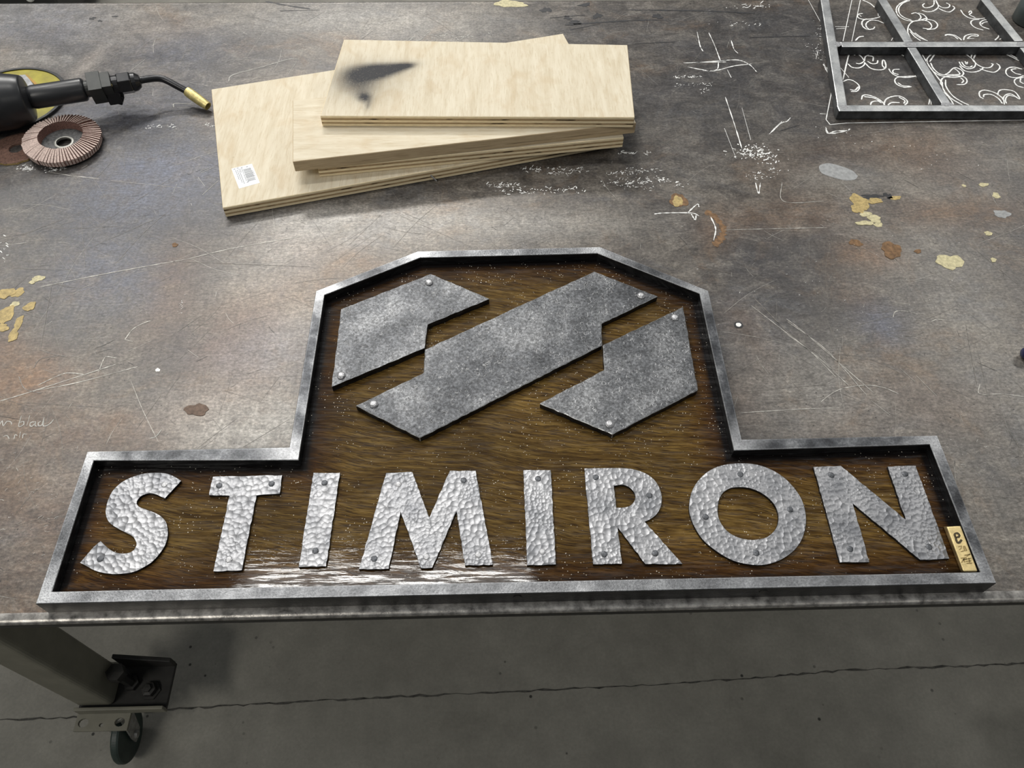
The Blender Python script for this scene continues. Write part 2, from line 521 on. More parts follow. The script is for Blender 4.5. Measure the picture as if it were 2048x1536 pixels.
def bm_poly(bm, loops, z0, z1, mi_top=0, mi_side=0, wall_in=None):
    """prism with optional holes between heights z0 and z1"""
    area2 = lambda l: sum(l[i][0] * l[(i + 1) % len(l)][1] - l[(i + 1) % len(l)][0] * l[i][1] for i in range(len(l)))
    loops = [list(l) for l in loops]
    if area2(loops[0]) < 0:
        loops[0].reverse()
    for k in range(1, len(loops)):
        if area2(loops[k]) > 0:
            loops[k].reverse()
    flat = [p for l in loops for p in l]
    tris = tessellate_polygon([[Vector((p[0], p[1], 0)) for p in l] for l in loops])
    vt = [bm.verts.new((p[0], p[1], z1)) for p in flat]
    vb = [bm.verts.new((p[0], p[1], z0)) for p in flat]
    for a, b, c in tris:
        A, B, Cc = flat[a], flat[b], flat[c]
        cr = (B[0] - A[0]) * (Cc[1] - A[1]) - (B[1] - A[1]) * (Cc[0] - A[0])
        if cr < 0:
            b, c = c, b
        try:
            f = bm.faces.new((vt[a], vt[b], vt[c]))
            f.material_index = mi_top
            f = bm.faces.new((vb[a], vb[c], vb[b]))
            f.material_index = mi_side
        except ValueError:
            pass
    k = 0
    for li, l in enumerate(loops):
        n = len(l)
        for i in range(n):
            j = (i + 1) % n
            try:
                f = bm.faces.new((vb[k + i], vb[k + j], vt[k + j], vt[k + i]))
                f.material_index = mi_side if (li == 0 or wall_in is None) else wall_in
            except ValueError:
                pass
        k += n
    return bm


def bm_box(bm, c, s, rz=0.0, mi=0, rot=None):
    m = Matrix.Translation(c) @ (rot.to_4x4() if rot is not None else Matrix.Rotation(rz, 4, 'Z')) @ Matrix.Diagonal((s[0], s[1], s[2], 1))
    r = bmesh.ops.create_cube(bm, size=1.0, matrix=m)
    for f in {f for v in r['verts'] for f in v.link_faces}:
        f.material_index = mi


def bm_lathe(bm, p0, axis, prof, n=32, mi=0, phase=0.0, caps=True):
    """prof: (distance along axis, radius) pairs"""
    ax = Vector(axis).normalized()
    q = ax.to_track_quat('Z', 'Y').to_matrix()
    p0 = Vector(p0)
    rings = []
    for d, r in prof:
        rings.append([bm.verts.new(p0 + ax * d + q @ Vector((r * math.cos(phase + 2 * math.pi * i / n), r * math.sin(phase + 2 * math.pi * i / n), 0))) for i in range(n)])
    for a, b in zip(rings[:-1], rings[1:]):
        for i in range(n):
            j = (i + 1) % n
            bm.faces.new((a[i], a[j], b[j], b[i])).material_index = mi
    if caps:
        bm.faces.new(list(reversed(rings[0]))).material_index = mi
        bm.faces.new(rings[-1]).material_index = mi
    return rings


def bm_tube(bm, pts, r, n=14, mi=0, caps=True):
    pts = [Vector(p) for p in pts]
    rr = r if isinstance(r, (list, tuple)) else [r] * len(pts)
    rings = []
    up = Vector((0, 0, 1))
    for i, p in enumerate(pts):
        t = (pts[min(i + 1, len(pts) - 1)] - pts[max(i - 1, 0)]).normalized()
        s = t.cross(up)
        if s.length < 1e-4:
            s = Vector((1, 0, 0))
        s.normalize()
        w = s.cross(t).normalized()
        rings.append([bm.verts.new(p + (s * math.cos(2 * math.pi * k / n) + w * math.sin(2 * math.pi * k / n)) * rr[i]) for k in range(n)])
    for a, b in zip(rings[:-1], rings[1:]):
        for i in range(n):
            j = (i + 1) % n
            bm.faces.new((a[i], a[j], b[j], b[i])).material_index = mi
    if caps:
        bm.faces.new(list(reversed(rings[0]))).material_index = mi
        bm.faces.new(rings[-1]).material_index = mi


def spline(pts, n=6):
    """Catmull-Rom through the points"""
    if len(pts) < 3:
        return list(pts)
    out = []
    P = [Vector((p[0], p[1])) for p in pts]
    for i in range(len(P) - 1):
        p0 = P[i - 1] if i > 0 else P[0] * 2 - P[1]
        p1, p2 = P[i], P[i + 1]
        p3 = P[i + 2] if i + 2 < len(P) else P[-1] * 2 - P[-2]
        for k in range(n):
            t = k / n
            v = 0.5 * ((2 * p1) + (p2 - p0) * t + (2 * p0 - 5 * p1 + 4 * p2 - p3) * t * t + (3 * p1 - p0 - 3 * p2 + p3) * t ** 3)
            out.append((v.x, v.y))
    out.append((P[-1].x, P[-1].y))
    return out


def closed_smooth(pts, corner=38, n=4):
    """round a closed outline, keeping real corners"""
    N = len(pts)
    P = [Vector((p[0], p[1])) for p in pts]

    def turn(i):
        a, b = P[i] - P[i - 1], P[(i + 1) % N] - P[i]
        return abs(math.degrees(a.angle_signed(b))) if a.length > 1e-9 and b.length > 1e-9 else 0
    cor = [turn(i) > corner for i in range(N)]
    out = []
    for i in range(N):
        j = (i + 1) % N
        p1, p2 = P[i], P[j]
        if cor[i] and cor[j]:
            out.append((p1.x, p1.y))
            continue
        p0 = p1 * 2 - p2 if cor[i] else P[i - 1]
        p3 = p2 * 2 - p1 if cor[j] else P[(j + 1) % N]
        for k in range(n):
            t = k / n
            v = 0.5 * ((2 * p1) + (p2 - p0) * t + (2 * p0 - 5 * p1 + 4 * p2 - p3) * t * t + (3 * p1 - p0 - 3 * p2 + p3) * t ** 3)
            out.append((v.x, v.y))
    return out


def rough_edge(pts, step=0.004, amp=0.0005, seed=1):
    rnd = random.Random(seed)
    out = []
    for i in range(len(pts)):
        a, b = Vector(pts[i][:2]), Vector(pts[(i + 1) % len(pts)][:2])
        L = (b - a).length
        k = max(1, int(L / step))
        nrm = Vector((b.y - a.y, a.x - b.x)).normalized() if L > 1e-9 else Vector((0, 0))
        for s in range(k):
            p = a.lerp(b, s / k)
            off = 0 if s == 0 else rnd.uniform(-amp, amp)
            out.append((p.x + nrm.x * off, p.y + nrm.y * off))
    return out


def bm_ribbon(bm, pts, w, z, mi=0, seed=0, taper=True, jit=0.0):
    """flat stroke of chalk or a scratch lying on a surface"""
    rnd = random.Random(seed)
    P = [Vector((p[0], p[1])) for p in pts]
    L, Rr = [], []
    n = len(P)
    for i, p in enumerate(P):
        t = (P[min(i + 1, n - 1)] - P[max(i - 1, 0)])
        if t.length < 1e-9:
            t = Vector((1, 0))
        t.normalize()
        s = Vector((-t.y, t.x))
        ww = w * (0.5 if taper and i in (0, n - 1) else 1.0) * rnd.uniform(1 - jit, 1 + jit)
        L.append(bm.verts.new((p.x + s.x * ww / 2, p.y + s.y * ww / 2, z)))
        Rr.append(bm.verts.new((p.x - s.x * ww / 2, p.y - s.y * ww / 2, z)))
    for i in range(n - 1):
        f = bm.faces.new((Rr[i], Rr[i + 1], L[i + 1], L[i]))
        f.material_index = mi


def bm_blob(bm, c, rx, ry, z, mi=0, seed=0, rough=0.25, n=26, h=0.0003):
    rnd = random.Random(seed)
    ph = [rnd.uniform(0, 6.28) for _ in range(4)]
    pts = []
    for i in range(n):
        a = 2 * math.pi * i / n
        k = 1 + rough * (0.5 * math.sin(2 * a + ph[0]) + 0.4 * math.sin(3 * a + ph[1]) + 0.35 * math.sin(5 * a + ph[2]) + 0.25 * math.sin(8 * a + ph[3]))
        pts.append((c[0] + rx * k * math.cos(a), c[1] + ry * k * math.sin(a)))
    bm_poly(bm, [pts], z, z + h, mi, mi)


# ------------------------------------------------------------------ floor
bm = bmesh.new()
seam = [(-0.9935,0.3491),(-0.8024,0.3508),(-0.6889,0.3600),(-0.3788,0.3702),(0.0003,0.3781),(0.2365,0.3829),(0.4802,0.3916),(0.6870,0.4033),(1.0471,0.4066)]
fl = [(-7, -3.5), (7, -3.5), (7, 9), (-7, 9)]
bm_poly(bm, [fl], -0.05, 0.0)
rnd = random.Random(4)
sp = []
full = [(-7, seam[0][1] - 0.05)] + seam + [(7, seam[-1][1] + 0.06)]
for a, b in zip(full[:-1], full[1:]):
    n = max(2, int((b[0] - a[0]) / 0.012))
    sp += [(a[0] + (b[0] - a[0]) * i / n, a[1] + (b[1] - a[1]) * i / n + rnd.uniform(-.0016, .0016)) for i in range(n)]
bm_ribbon(bm, sp, 0.0030, 0.0004, 1, 3, False, 0.7)
floor = obj('floor', bm, [M_FLOOR, plain('dirt_filled_joint', (.05, .048, .042), .9, 0, .4, 60)])
floor['kind'] = 'structure'

# ------------------------------------------------------------------ work table
table = empty('work_table', (0, 0.26, 0), 'long heavy steel welding table with a scratched rusty top standing on concrete', 'table')
TX0, TX1, TY0, TY1, TH = -1.30, 1.30, 0.2595, 1.4375, 0.0127
bm = bmesh.new()
lay = bm.verts.layers.float_color.new('stain_sheen')
nx, ny = 434, 196
er = 0.0058
xs = [TX0 + (TX1 - TX0) * i / nx for i in range(nx + 1)]
ys = [TY0 + er + (TY1 - TY0 - er) * j / ny for j in range(ny + 1)]
g = [[bm.verts.new((x, y, TT)) for x in xs] for y in ys]
for j in range(ny):
    for i in range(nx):
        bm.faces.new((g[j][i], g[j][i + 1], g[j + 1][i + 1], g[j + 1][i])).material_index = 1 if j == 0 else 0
# rounded front edge, front face, underside, ends
prev = g[0]
prof = [(TY0 + er - er * math.sin(a), TT - er + er * math.cos(a)) for a in (R(22), R(45), R(68), R(90))] + [(TY0, TT - TH + 0.002), (TY0 + 0.002, TT - TH), (TY1, TT - TH)]
for y, z in prof:
    row = [bm.verts.new((x, y, z)) for x in xs]
    for i in range(nx):
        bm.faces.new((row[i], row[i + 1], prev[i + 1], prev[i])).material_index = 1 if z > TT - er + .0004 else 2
    prev = row
for i in range(nx):
    bm.faces.new((prev[i], prev[i + 1], g[ny][i + 1], g[ny][i]))
# staining and painted sheen: (x, y, radius x, radius y, angle, channel, strength); channels rust, dark, light, blue
STAINS_SHEENS = []


def stains_sheens(ch, pts, rx, ry, s, ang=0.0):
    for p in pts:
        STAINS_SHEENS.append((p[0], p[1], rx, ry, ang, ch, s))


stains_sheens(0, [(-0.6125,0.5562),(-0.6018,0.5787),(-0.6437,0.6109)], 0.035, 0.028, 0.55)
stains_sheens(0, [(-0.5723,0.5629)], 0.05, 0.03, 0.35)
stains_sheens(0, [(-0.4733,0.7417),(-0.4485,0.6913)], 0.03, 0.06, 0.32)
stains_sheens(0, [(-0.3561,0.6550),(-0.3221,0.6049),(-0.3701,0.5292),(-0.3224,0.6891)], 0.06, 0.06, 0.24)
stains_sheens(0, [(-0.4710,0.5025),(-0.3848,0.5136)], 0.02, 0.012, 0.4)
stains_sheens(0, [(-0.5750,0.4976),(-0.5179,0.4826)], 0.10, 0.03, 0.22)
stains_sheens(0, [(-0.5011,0.2664)], 0.03, 0.008, 0.6)
stains_sheens(0, [(0.5169,0.7534),(0.4950,0.7635)], 0.035, 0.025, 0.55)
stains_sheens(0, [(0.6228,0.8436)], 0.06, 0.035, 0.40)
stains_sheens(0, [(0.4593,0.8462),(0.4235,0.8521)], 0.06, 0.04, 0.22)
stains_sheens(0, [(0.6080,0.9877),(0.6682,0.9992)], 0.07, 0.05, 0.26)
stains_sheens(0, [(0.4697,0.6884)], 0.03, 0.03, 0.22)
stains_sheens(0, [(0.2882,0.8020),(0.3083,0.8327)], 0.02, 0.03, 0.35)
stains_sheens(0, [(0.4865,0.5197),(0.3980,0.4709),(0.5282,0.4968)], 0.06, 0.04, 0.16)
stains_sheens(0, [(-0.6129,1.3442),(-0.6460,1.3694)], 0.08, 0.03, 0.10)
stains_sheens(0, [(-0.5423,0.3988),(-0.5731,0.4244)], 0.05, 0.05, 0.22)
stains_sheens(1, [(-0.5573,1.0040),(-0.4705,0.8877),(-0.5966,0.8681),(-0.6945,0.8591),(-0.6252,0.7304),(-0.5241,0.7287)], 0.13, 0.10, 0.45)
stains_sheens(1, [(-0.4422,0.6071)], 0.05, 0.05, 0.5, 0.6)
stains_sheens(1, [(-0.5279,0.6928),(-0.5231,0.8052)], 0.09, 0.07, 0.35)
stains_sheens(1, [(0.3453,0.9913),(0.3107,1.1224),(0.4390,1.0535),(0.4557,1.3336),(0.5138,1.1917)], 0.14, 0.10, 0.40)
stains_sheens(1, [(0.6978,1.3651),(0.6889,1.1896),(0.8150,1.1734),(0.6188,1.1904)], 0.07, 0.05, 0.55)
stains_sheens(1, [(0.2072,0.8448),(0.1647,0.7939)], 0.07, 0.04, 0.3)
stains_sheens(1, [(0.1349,1.3620),(0.4679,1.3933)], 0.16, 0.015, 0.35)
stains_sheens(1, [(0.5136,0.5080)], 0.02, 0.015, 0.3)
stains_sheens(1, [(0.3639,0.7511),(0.3969,0.7127)], 0.08, 0.06, 0.25)
stains_sheens(2, [(-0.2271,1.3910),(-0.3732,1.3753),(-0.0961,1.3558)], 0.18, 0.06, 0.35)
stains_sheens(2, [(-0.8722,1.3970),(-0.7748,1.3458),(-0.7026,1.4126)], 0.14, 0.05, 0.30)  # pale sheen of reflected light painted in at the far left
stains_sheens(2, [(-0.3416,0.7255),(-0.3088,0.7819),(-0.3364,0.5433),(-0.2833,0.5130),(-0.2858,0.8215)], 0.06, 0.06, 0.26)
stains_sheens(2, [(-0.2276,0.8104),(-0.0854,0.8286),(0.0593,0.8262)], 0.12, 0.03, 0.22)
stains_sheens(2, [(-0.4150,0.5156),(-0.5170,0.4232),(-0.3263,0.4856)], 0.05, 0.04, 0.18)
stains_sheens(0, [(-0.5105,0.3506),(-0.4982,0.3978),(-0.5220,0.3062),(-0.4287,0.4739)], 0.05, 0.04, 0.20)
stains_sheens(2, [(0.5133,0.3761),(0.5951,0.5101),(0.5957,0.6291),(0.5826,0.7474),(0.3559,0.5449),(0.3978,0.5140)], 0.09, 0.08, 0.25)
stains_sheens(2, [(0.7539,0.9491),(0.6702,0.8924),(0.5273,0.9289)], 0.09, 0.03, 0.25)
stains_sheens(2, [(0.6319,1.1184),(0.7967,1.1025)], 0.03, 0.02, 0.18)
stains_sheens(3, [(-0.5791,0.9684),(-0.5257,0.9677),(-0.6840,1.0945)], 0.05, 0.035, 0.5)  # last spot paints the lit gap beside the torch's shadow bluish
stains_sheens(3, [(-0.5683,0.7669),(-0.5327,0.7107),(-0.3221,0.6049)], 0.07, 0.05, 0.4)
stains_sheens(3, [(0.4872,0.6226),(0.4857,0.6397)], 0.03, 0.03, 0.45)
stains_sheens(3, [(-0.8199,1.4051),(-0.8914,1.3470)], 0.10, 0.04, 0.3)  # bluish part of the far left sheen, painted as colour
stains_sheens(0, [(-0.4691,0.6403),(-0.3806,0.6140),(-0.4581,0.7650),(-0.3145,0.5579),(-0.2941,0.7247)], 0.035, 0.05, 0.22)
stains_sheens(0, [(0.4244,0.9539),(0.5043,0.9891),(0.6867,0.9383),(0.7293,0.8473),(0.3523,0.8320)], 0.07, 0.035, 0.20)
stains_sheens(0, [(-0.2221,0.7515),(-0.2668,0.7812),(-0.3257,0.8020)], 0.06, 0.02, 0.22)
stains_sheens(0, [(0.3001,0.6430),(0.3189,0.5767),(0.2750,0.5164)], 0.03, 0.04, 0.20)
stains_sheens(2, [(-0.2967,0.6044),(-0.2779,0.6536),(-0.2931,0.4989),(-0.2615,0.4843),(-0.3122,0.4716),(-0.3561,0.4590),(-0.3807,0.4937)], 0.040, 0.040, 0.32)
stains_sheens(2, [(-0.2752,0.8525),(-0.1442,0.8504),(-0.0130,0.8378),(0.1173,0.8253)], 0.09, 0.025, 0.25)
stains_sheens(2, [(-0.4771,0.3106),(-0.5386,0.3398)], 0.03, 0.03, 0.12)
stains_sheens(1, [(-0.7617,0.9711),(-0.6393,0.8903),(-0.7124,0.9133)], 0.08, 0.06, 0.4)
stains_sheens(1, [(0.5753,1.3663),(0.4928,1.2527)], 0.10, 0.05, 0.3)
stains_sheens(2, [(-0.7185,1.2430),(-0.7098,1.2890),(-0.7290,1.2061)], 0.012, 0.030, 0.42, -0.45)
stains_sheens(2, [(-0.7897,1.2513),(-0.8293,1.2670)], 0.05, 0.02, 0.30)
stains_sheens(0, [(-0.7164,1.2658),(-0.7248,1.2207)], 0.012, 0.03, 0.30, -0.45)
stains_sheens(3, [(-0.5804,1.2798),(-0.5822,1.1065),(-0.5124,0.9103),(-0.5733,0.8893),(-0.8017,1.3461),(-0.4746,0.9788)], 0.10, 0.07, 0.42)
stains_sheens(1, [(-0.5486,1.0666),(-0.6039,1.0047),(-0.5397,1.2951),(-0.6169,1.2494),(-0.6788,1.1625)], 0.10, 0.06, 0.36)
acc = {}
for (sx_, sy_, rx_, ry_, an, ch, st_) in STAINS_SHEENS:
    ca, sa = math.cos(an), math.sin(an)
    rm = max(rx_, ry_) * 2.2
    i0, i1 = max(0, int((sx_ - rm - TX0) / (TX1 - TX0) * nx)), min(nx, int((sx_ + rm - TX0) / (TX1 - TX0) * nx) + 1)
    j0, j1 = max(0, int((sy_ - rm - ys[0]) / (TY1 - ys[0]) * ny)), min(ny, int((sy_ + rm - ys[0]) / (TY1 - ys[0]) * ny) + 1)
    for j in range(j0, j1 + 1):
        for i in range(i0, i1 + 1):
            dx, dy = xs[i] - sx_, ys[j] - sy_
            u, v = (dx * ca + dy * sa) / rx_, (-dx * sa + dy * ca) / ry_
            e = math.exp(-(u * u + v * v))
            if e > 0.01:
                a = acc.setdefault((j, i), [0, 0, 0, 0])
                a[ch] = 1 - (1 - a[ch]) * (1 - e * st_)
for v in bm.verts:
    v[lay] = (0, 0, 0, 1)
for (j, i), a in acc.items():
    g[j][i][lay] = (a[0], a[1], a[2], 1 - a[3])
top = obj('tabletop', bm, [M_TABLE, M_WORNHL, M_LEGD], table, smooth=False)
for p in top.data.polygons:
    p.use_smooth = True

# ---- chalk drawings, scratches, paint spots on the plate
ZS = TT + 0.0003
CH = 0.0024
bm = bmesh.new()
k = 0
for st in [[(0.7825,1.4350),(0.7624,1.4208),(0.7500,1.4031),(0.7462,1.3822),(0.7512,1.3683),(0.7620,1.3607),(0.7772,1.3612),(0.7927,1.3679),(0.7977,1.3713)],
 [(0.7858,1.4332),(0.7687,1.4225),(0.7554,1.4048),(0.7511,1.3856),(0.7561,1.3717),(0.7665,1.3630)],
 [(0.7729,1.3854),(0.7826,1.3888),(0.7879,1.3818),(0.7867,1.3714),(0.7803,1.3646)],
 [(0.7874,1.3887),(0.7955,1.3817),(0.7974,1.3679),(0.7904,1.3611)],
 [(0.7436,1.3048),(0.7464,1.3245),(0.7548,1.3445),(0.7667,1.3579),(0.7816,1.3629),(0.7955,1.3593),(0.7977,1.3441),(0.7906,1.3341),(0.7781,1.3359)],
 [(0.7978,1.3662),(0.8086,1.3592),(0.8095,1.3456),(0.7999,1.3340),(0.7838,1.3308)],
 [(0.7732,1.2941),(0.7620,1.3046),(0.7546,1.3211),(0.7524,1.3344)],
 [(0.7604,1.2943),(0.7539,1.3080),(0.7510,1.3245)],
 [(0.7703,1.2964),(0.7624,1.3112),(0.7583,1.3211)],
 [(0.8111,1.4222),(0.8049,1.4151),(0.8060,1.4069),(0.8159,1.4078),(0.8267,1.4166),(0.8338,1.4346)],
 [(0.7970,1.3974),(0.8067,1.3921),(0.8193,1.3955),(0.8322,1.4077),(0.8356,1.4201),(0.8367,1.4345)],
 [(0.8533,1.4236),(0.8575,1.4164),(0.8524,1.4075),(0.8421,1.4058),(0.8360,1.4130),(0.8352,1.4273)],
 [(0.8620,1.4128),(0.8626,1.4039),(0.8484,1.3910),(0.8384,1.3953),(0.8319,1.4042)],
 [(0.8722,1.3985),(0.8724,1.3810),(0.8802,1.3688),(0.8966,1.3669),(0.9152,1.3709)],
 [(0.8836,1.3879),(0.8900,1.3948),(0.8893,1.3878),(0.8829,1.3809),(0.8904,1.3704)],
 [(0.8893,1.3281),(0.8775,1.3366),(0.8742,1.3501),(0.8815,1.3619),(0.8960,1.3652)],
 [(0.9017,1.3313),(0.8919,1.3398),(0.8917,1.3516),(0.9022,1.3617),(0.9142,1.3633)],
 [(0.9150,1.3582),(0.9015,1.3549),(0.8932,1.3482)],
 [(0.8112,1.3107),(0.8194,1.3155),(0.8293,1.3121),(0.8350,1.3023),(0.8363,1.2957)],
 [(0.8112,1.3107),(0.8151,1.3139),(0.8267,1.3099),(0.8310,1.2990)],
 [(0.8399,1.2957),(0.8475,1.3087),(0.8601,1.3151),(0.8724,1.3133),(0.8706,1.3084),(0.8599,1.3095),(0.8482,1.3005)],
 [(0.8482,1.3005),(0.8613,1.3010)],
 [(0.8978,1.2951),(0.9087,1.3064),(0.9164,1.3212)],
 [(0.9067,1.2966),(0.9164,1.3047)],
 [(0.6742,1.4360),(0.6177,1.2948)],
 [(0.6906,1.4358),(0.6334,1.2936)],
 [(0.6945,1.4358),(0.7052,1.4231),(0.7102,1.4088)],
 [(0.6815,1.3880),(0.6719,1.3846),(0.6680,1.3743),(0.6754,1.3673),(0.6929,1.3689),(0.7076,1.3739),(0.7120,1.3790)],
 [(0.6733,1.3828),(0.6751,1.3759)],
 [(0.6903,1.3417),(0.6844,1.3344),(0.6730,1.3335),(0.6681,1.3453),(0.6725,1.3605),(0.6834,1.3690)],
 [(0.7107,1.3533),(0.7021,1.3619),(0.6894,1.3638),(0.6780,1.3537),(0.6745,1.3419),(0.6767,1.3335)],
 [(0.7115,1.3929),(0.7077,1.3773)],
 [(0.6607,1.3106),(0.6506,1.3074),(0.6409,1.2961)],
 [(0.7139,1.3068),(0.7066,1.2955)],
 [(0.6160,1.3425),(0.6420,1.3422)],
 [(0.6160,1.3358),(0.6331,1.3373)]] + [[(0.6205,1.2530),(0.6142,1.2469),(0.5849,1.1766)],
 [(0.6250,1.2499),(0.6312,1.2529),(0.6366,1.2466),(0.6383,1.2343)],
 [(0.6215,1.2253),(0.6281,1.2237),(0.6374,1.2312),(0.6442,1.2450),(0.6523,1.2511)],
 [(0.6069,1.2239),(0.6110,1.2133),(0.6227,1.2111),(0.6339,1.2191),(0.6383,1.2282)],
 [(0.6383,1.2251),(0.6422,1.2114),(0.6510,1.2053),(0.6635,1.2058),(0.6714,1.2141),(0.6747,1.2308),(0.6721,1.2339),(0.6666,1.2187),(0.6682,1.2097)],
 [(0.6437,1.2312),(0.6494,1.2235),(0.6587,1.2249),(0.6632,1.2340)],
 [(0.6478,1.2481),(0.6576,1.2449),(0.6534,1.2310)],
 [(0.6748,1.2081),(0.6750,1.1976),(0.6805,1.1872),(0.6928,1.1817),(0.7110,1.1839),(0.7186,1.1912)],
 [(0.6937,1.2064),(0.6826,1.2050),(0.6790,1.1961),(0.6867,1.1901)],
 [(0.6979,1.1550),(0.6837,1.1537),(0.6744,1.1624),(0.6746,1.1740),(0.6826,1.1827),(0.6972,1.1846),(0.7132,1.1853),(0.7190,1.1764)],
 [(0.6958,1.1564),(0.6834,1.1580),(0.6775,1.1667)],
 [(0.5833,1.1708),(0.5936,1.1765),(0.6014,1.1735),(0.6072,1.1632),(0.6068,1.1532),(0.5997,1.1433),(0.5890,1.1420)],
 [(0.5889,1.1477),(0.5971,1.1462),(0.6059,1.1561)],
 [(0.5903,1.2120),(0.5970,1.1823)],
 [(0.6005,1.1195),(0.6062,1.1306),(0.6152,1.1319),(0.6266,1.1247),(0.6334,1.1135),(0.6355,1.1039)],
 [(0.6112,1.1042),(0.6162,1.1124),(0.6254,1.1150),(0.6322,1.1094)],
 [(0.6071,1.1278),(0.6228,1.1234),(0.6313,1.1122)],
 [(0.6338,1.1039),(0.6419,1.1190),(0.6547,1.1272),(0.6687,1.1284),(0.6766,1.1185),(0.6756,1.1102),(0.6691,1.1035)],
 [(0.6406,1.1038),(0.6494,1.1106),(0.6629,1.1104)],
 [(0.6661,1.1256),(0.6731,1.1158),(0.6688,1.1076)],
 [(0.6469,1.2512),(0.6528,1.2589),(0.6746,1.2596),(0.6923,1.2585),(0.7070,1.2536),(0.7153,1.2458)],
 [(0.7194,1.1750),(0.7238,1.1547),(0.7210,1.1292),(0.7100,1.1043)],
 [(0.7200,1.1236),(0.7142,1.1043)],
 [(0.7224,1.1207),(0.7192,1.1042)],
 [(0.7488,1.2254),(0.7530,1.2376),(0.7681,1.2530),(0.7889,1.2606),(0.8093,1.2620),(0.8257,1.2524),(0.8337,1.2352),(0.8339,1.2214),(0.8258,1.2094),(0.8141,1.2065),(0.8068,1.2156),(0.8068,1.2278)],
 [(0.7543,1.2284),(0.7707,1.2498),(0.7813,1.2544)],
 [(0.7486,1.2224),(0.7502,1.2012),(0.7579,1.1878),(0.7733,1.1817),(0.7913,1.1829),(0.8015,1.1917),(0.8018,1.2021),(0.7957,1.2097),(0.7876,1.2068),(0.7763,1.1950),(0.7649,1.1877)],
 [(0.7550,1.2253),(0.7541,1.2072),(0.7607,1.1907),(0.7794,1.1890),(0.7940,1.1903),(0.7942,1.2007),(0.7911,1.2068)],
 [(0.8113,1.2278),(0.8121,1.2156),(0.8193,1.2110),(0.8263,1.2154)],
 [(0.8181,1.2292),(0.8173,1.2201),(0.8220,1.2276)],
 [(0.8032,1.2157),(0.8066,1.2006),(0.8190,1.1960),(0.8330,1.2003),(0.8435,1.2092)],
 [(0.8332,1.2337),(0.8363,1.2183),(0.8453,1.2091),(0.8565,1.2105),(0.8644,1.2195),(0.8615,1.2211)],
 [(0.8353,1.2062),(0.8465,1.1986),(0.8577,1.1955),(0.8706,1.2058),(0.8742,1.2149),(0.8719,1.2225)],
 [(0.8328,1.2398),(0.8401,1.2522),(0.8521,1.2599),(0.8711,1.2619),(0.8919,1.2595),(0.9062,1.2499),(0.9173,1.2327),(0.9206,1.2235)],
 [(0.8361,1.2367),(0.8444,1.2490),(0.8546,1.2568)],
 [(0.8762,1.2565),(0.8978,1.2516),(0.9160,1.2297)],
 [(0.7537,1.1658),(0.7559,1.1746),(0.7668,1.1832),(0.7818,1.1860),(0.7982,1.1829),(0.8000,1.1711),(0.7919,1.1610),(0.7776,1.1598)],
 [(0.7513,1.1543),(0.7519,1.1659),(0.7600,1.1789)],
 [(0.7637,1.1745),(0.7574,1.1543),(0.7594,1.1287),(0.7686,1.1118),(0.7777,1.1021)],
 [(0.7555,1.1687),(0.7500,1.1458),(0.7547,1.1203),(0.7668,1.1022)],
 [(0.7480,1.1401),(0.7520,1.1176),(0.7521,1.1038)],
 [(0.7919,1.1800),(0.7939,1.1712),(0.7878,1.1640)],
 [(0.7483,1.2610),(0.7491,1.2133),(0.7537,1.1658)],
 [(0.9107,1.2039),(0.8972,1.2101),(0.8848,1.2057),(0.8773,1.1938),(0.8787,1.1819),(0.8915,1.1788),(0.9053,1.1846)],
 [(0.9007,1.2055),(0.8906,1.2026),(0.8934,1.1921),(0.9022,1.1876)],
 [(0.8909,1.1498),(0.8820,1.1556),(0.8815,1.1672),(0.8886,1.1759),(0.9035,1.1802)],
 [(0.8956,1.1613),(0.8919,1.1671),(0.8970,1.1773)],
 [(0.8090,1.1197),(0.8052,1.1253),(0.8092,1.1379),(0.8199,1.1435),(0.8332,1.1376),(0.8396,1.1277),(0.8420,1.1165),(0.8381,1.1027)],
 [(0.8107,1.1238),(0.8150,1.1308),(0.8270,1.1307),(0.8346,1.1194),(0.8359,1.1055)],
 [(0.8367,1.1291),(0.8452,1.1418),(0.8566,1.1445),(0.8698,1.1386),(0.8714,1.1217),(0.8686,1.1189),(0.8618,1.1316),(0.8504,1.1290),(0.8403,1.1165)],
 [(0.8426,1.1054),(0.8454,1.1164),(0.8550,1.1275),(0.8686,1.1231)]]:
    k += 1
    bm_ribbon(bm, spline(st, 7), CH, ZS + 0.00002 * (k % 9), 0, k, True, 0.25)
for st in [[(0.5633,1.1609),(0.5263,1.0663),(0.5294,1.0531),(0.5583,1.0567),(0.6794,1.0585),(0.8543,1.0607)],
 [(0.5478,1.0847),(0.5441,1.0740),(0.5488,1.0700),(0.6334,1.0702),(0.7167,1.0704),(0.8570,1.0705)]]:
    k += 1
    for a, b in zip(st[:-1], st[1:]):
        n = max(2, int(math.hypot(b[0] - a[0], b[1] - a[1]) / 0.01))
        bm_ribbon(bm, [(a[0] + (b[0] - a[0]) * i / n, a[1] + (b[1] - a[1]) * i / n) for i in range(n + 1)], 0.0014, ZS, 0, k, False, 0.3)
o = obj('chalk_drawing', bm, M_CHALK, top)
o['label'] = 'white chalk scrollwork drawn inside the welded grid frame'

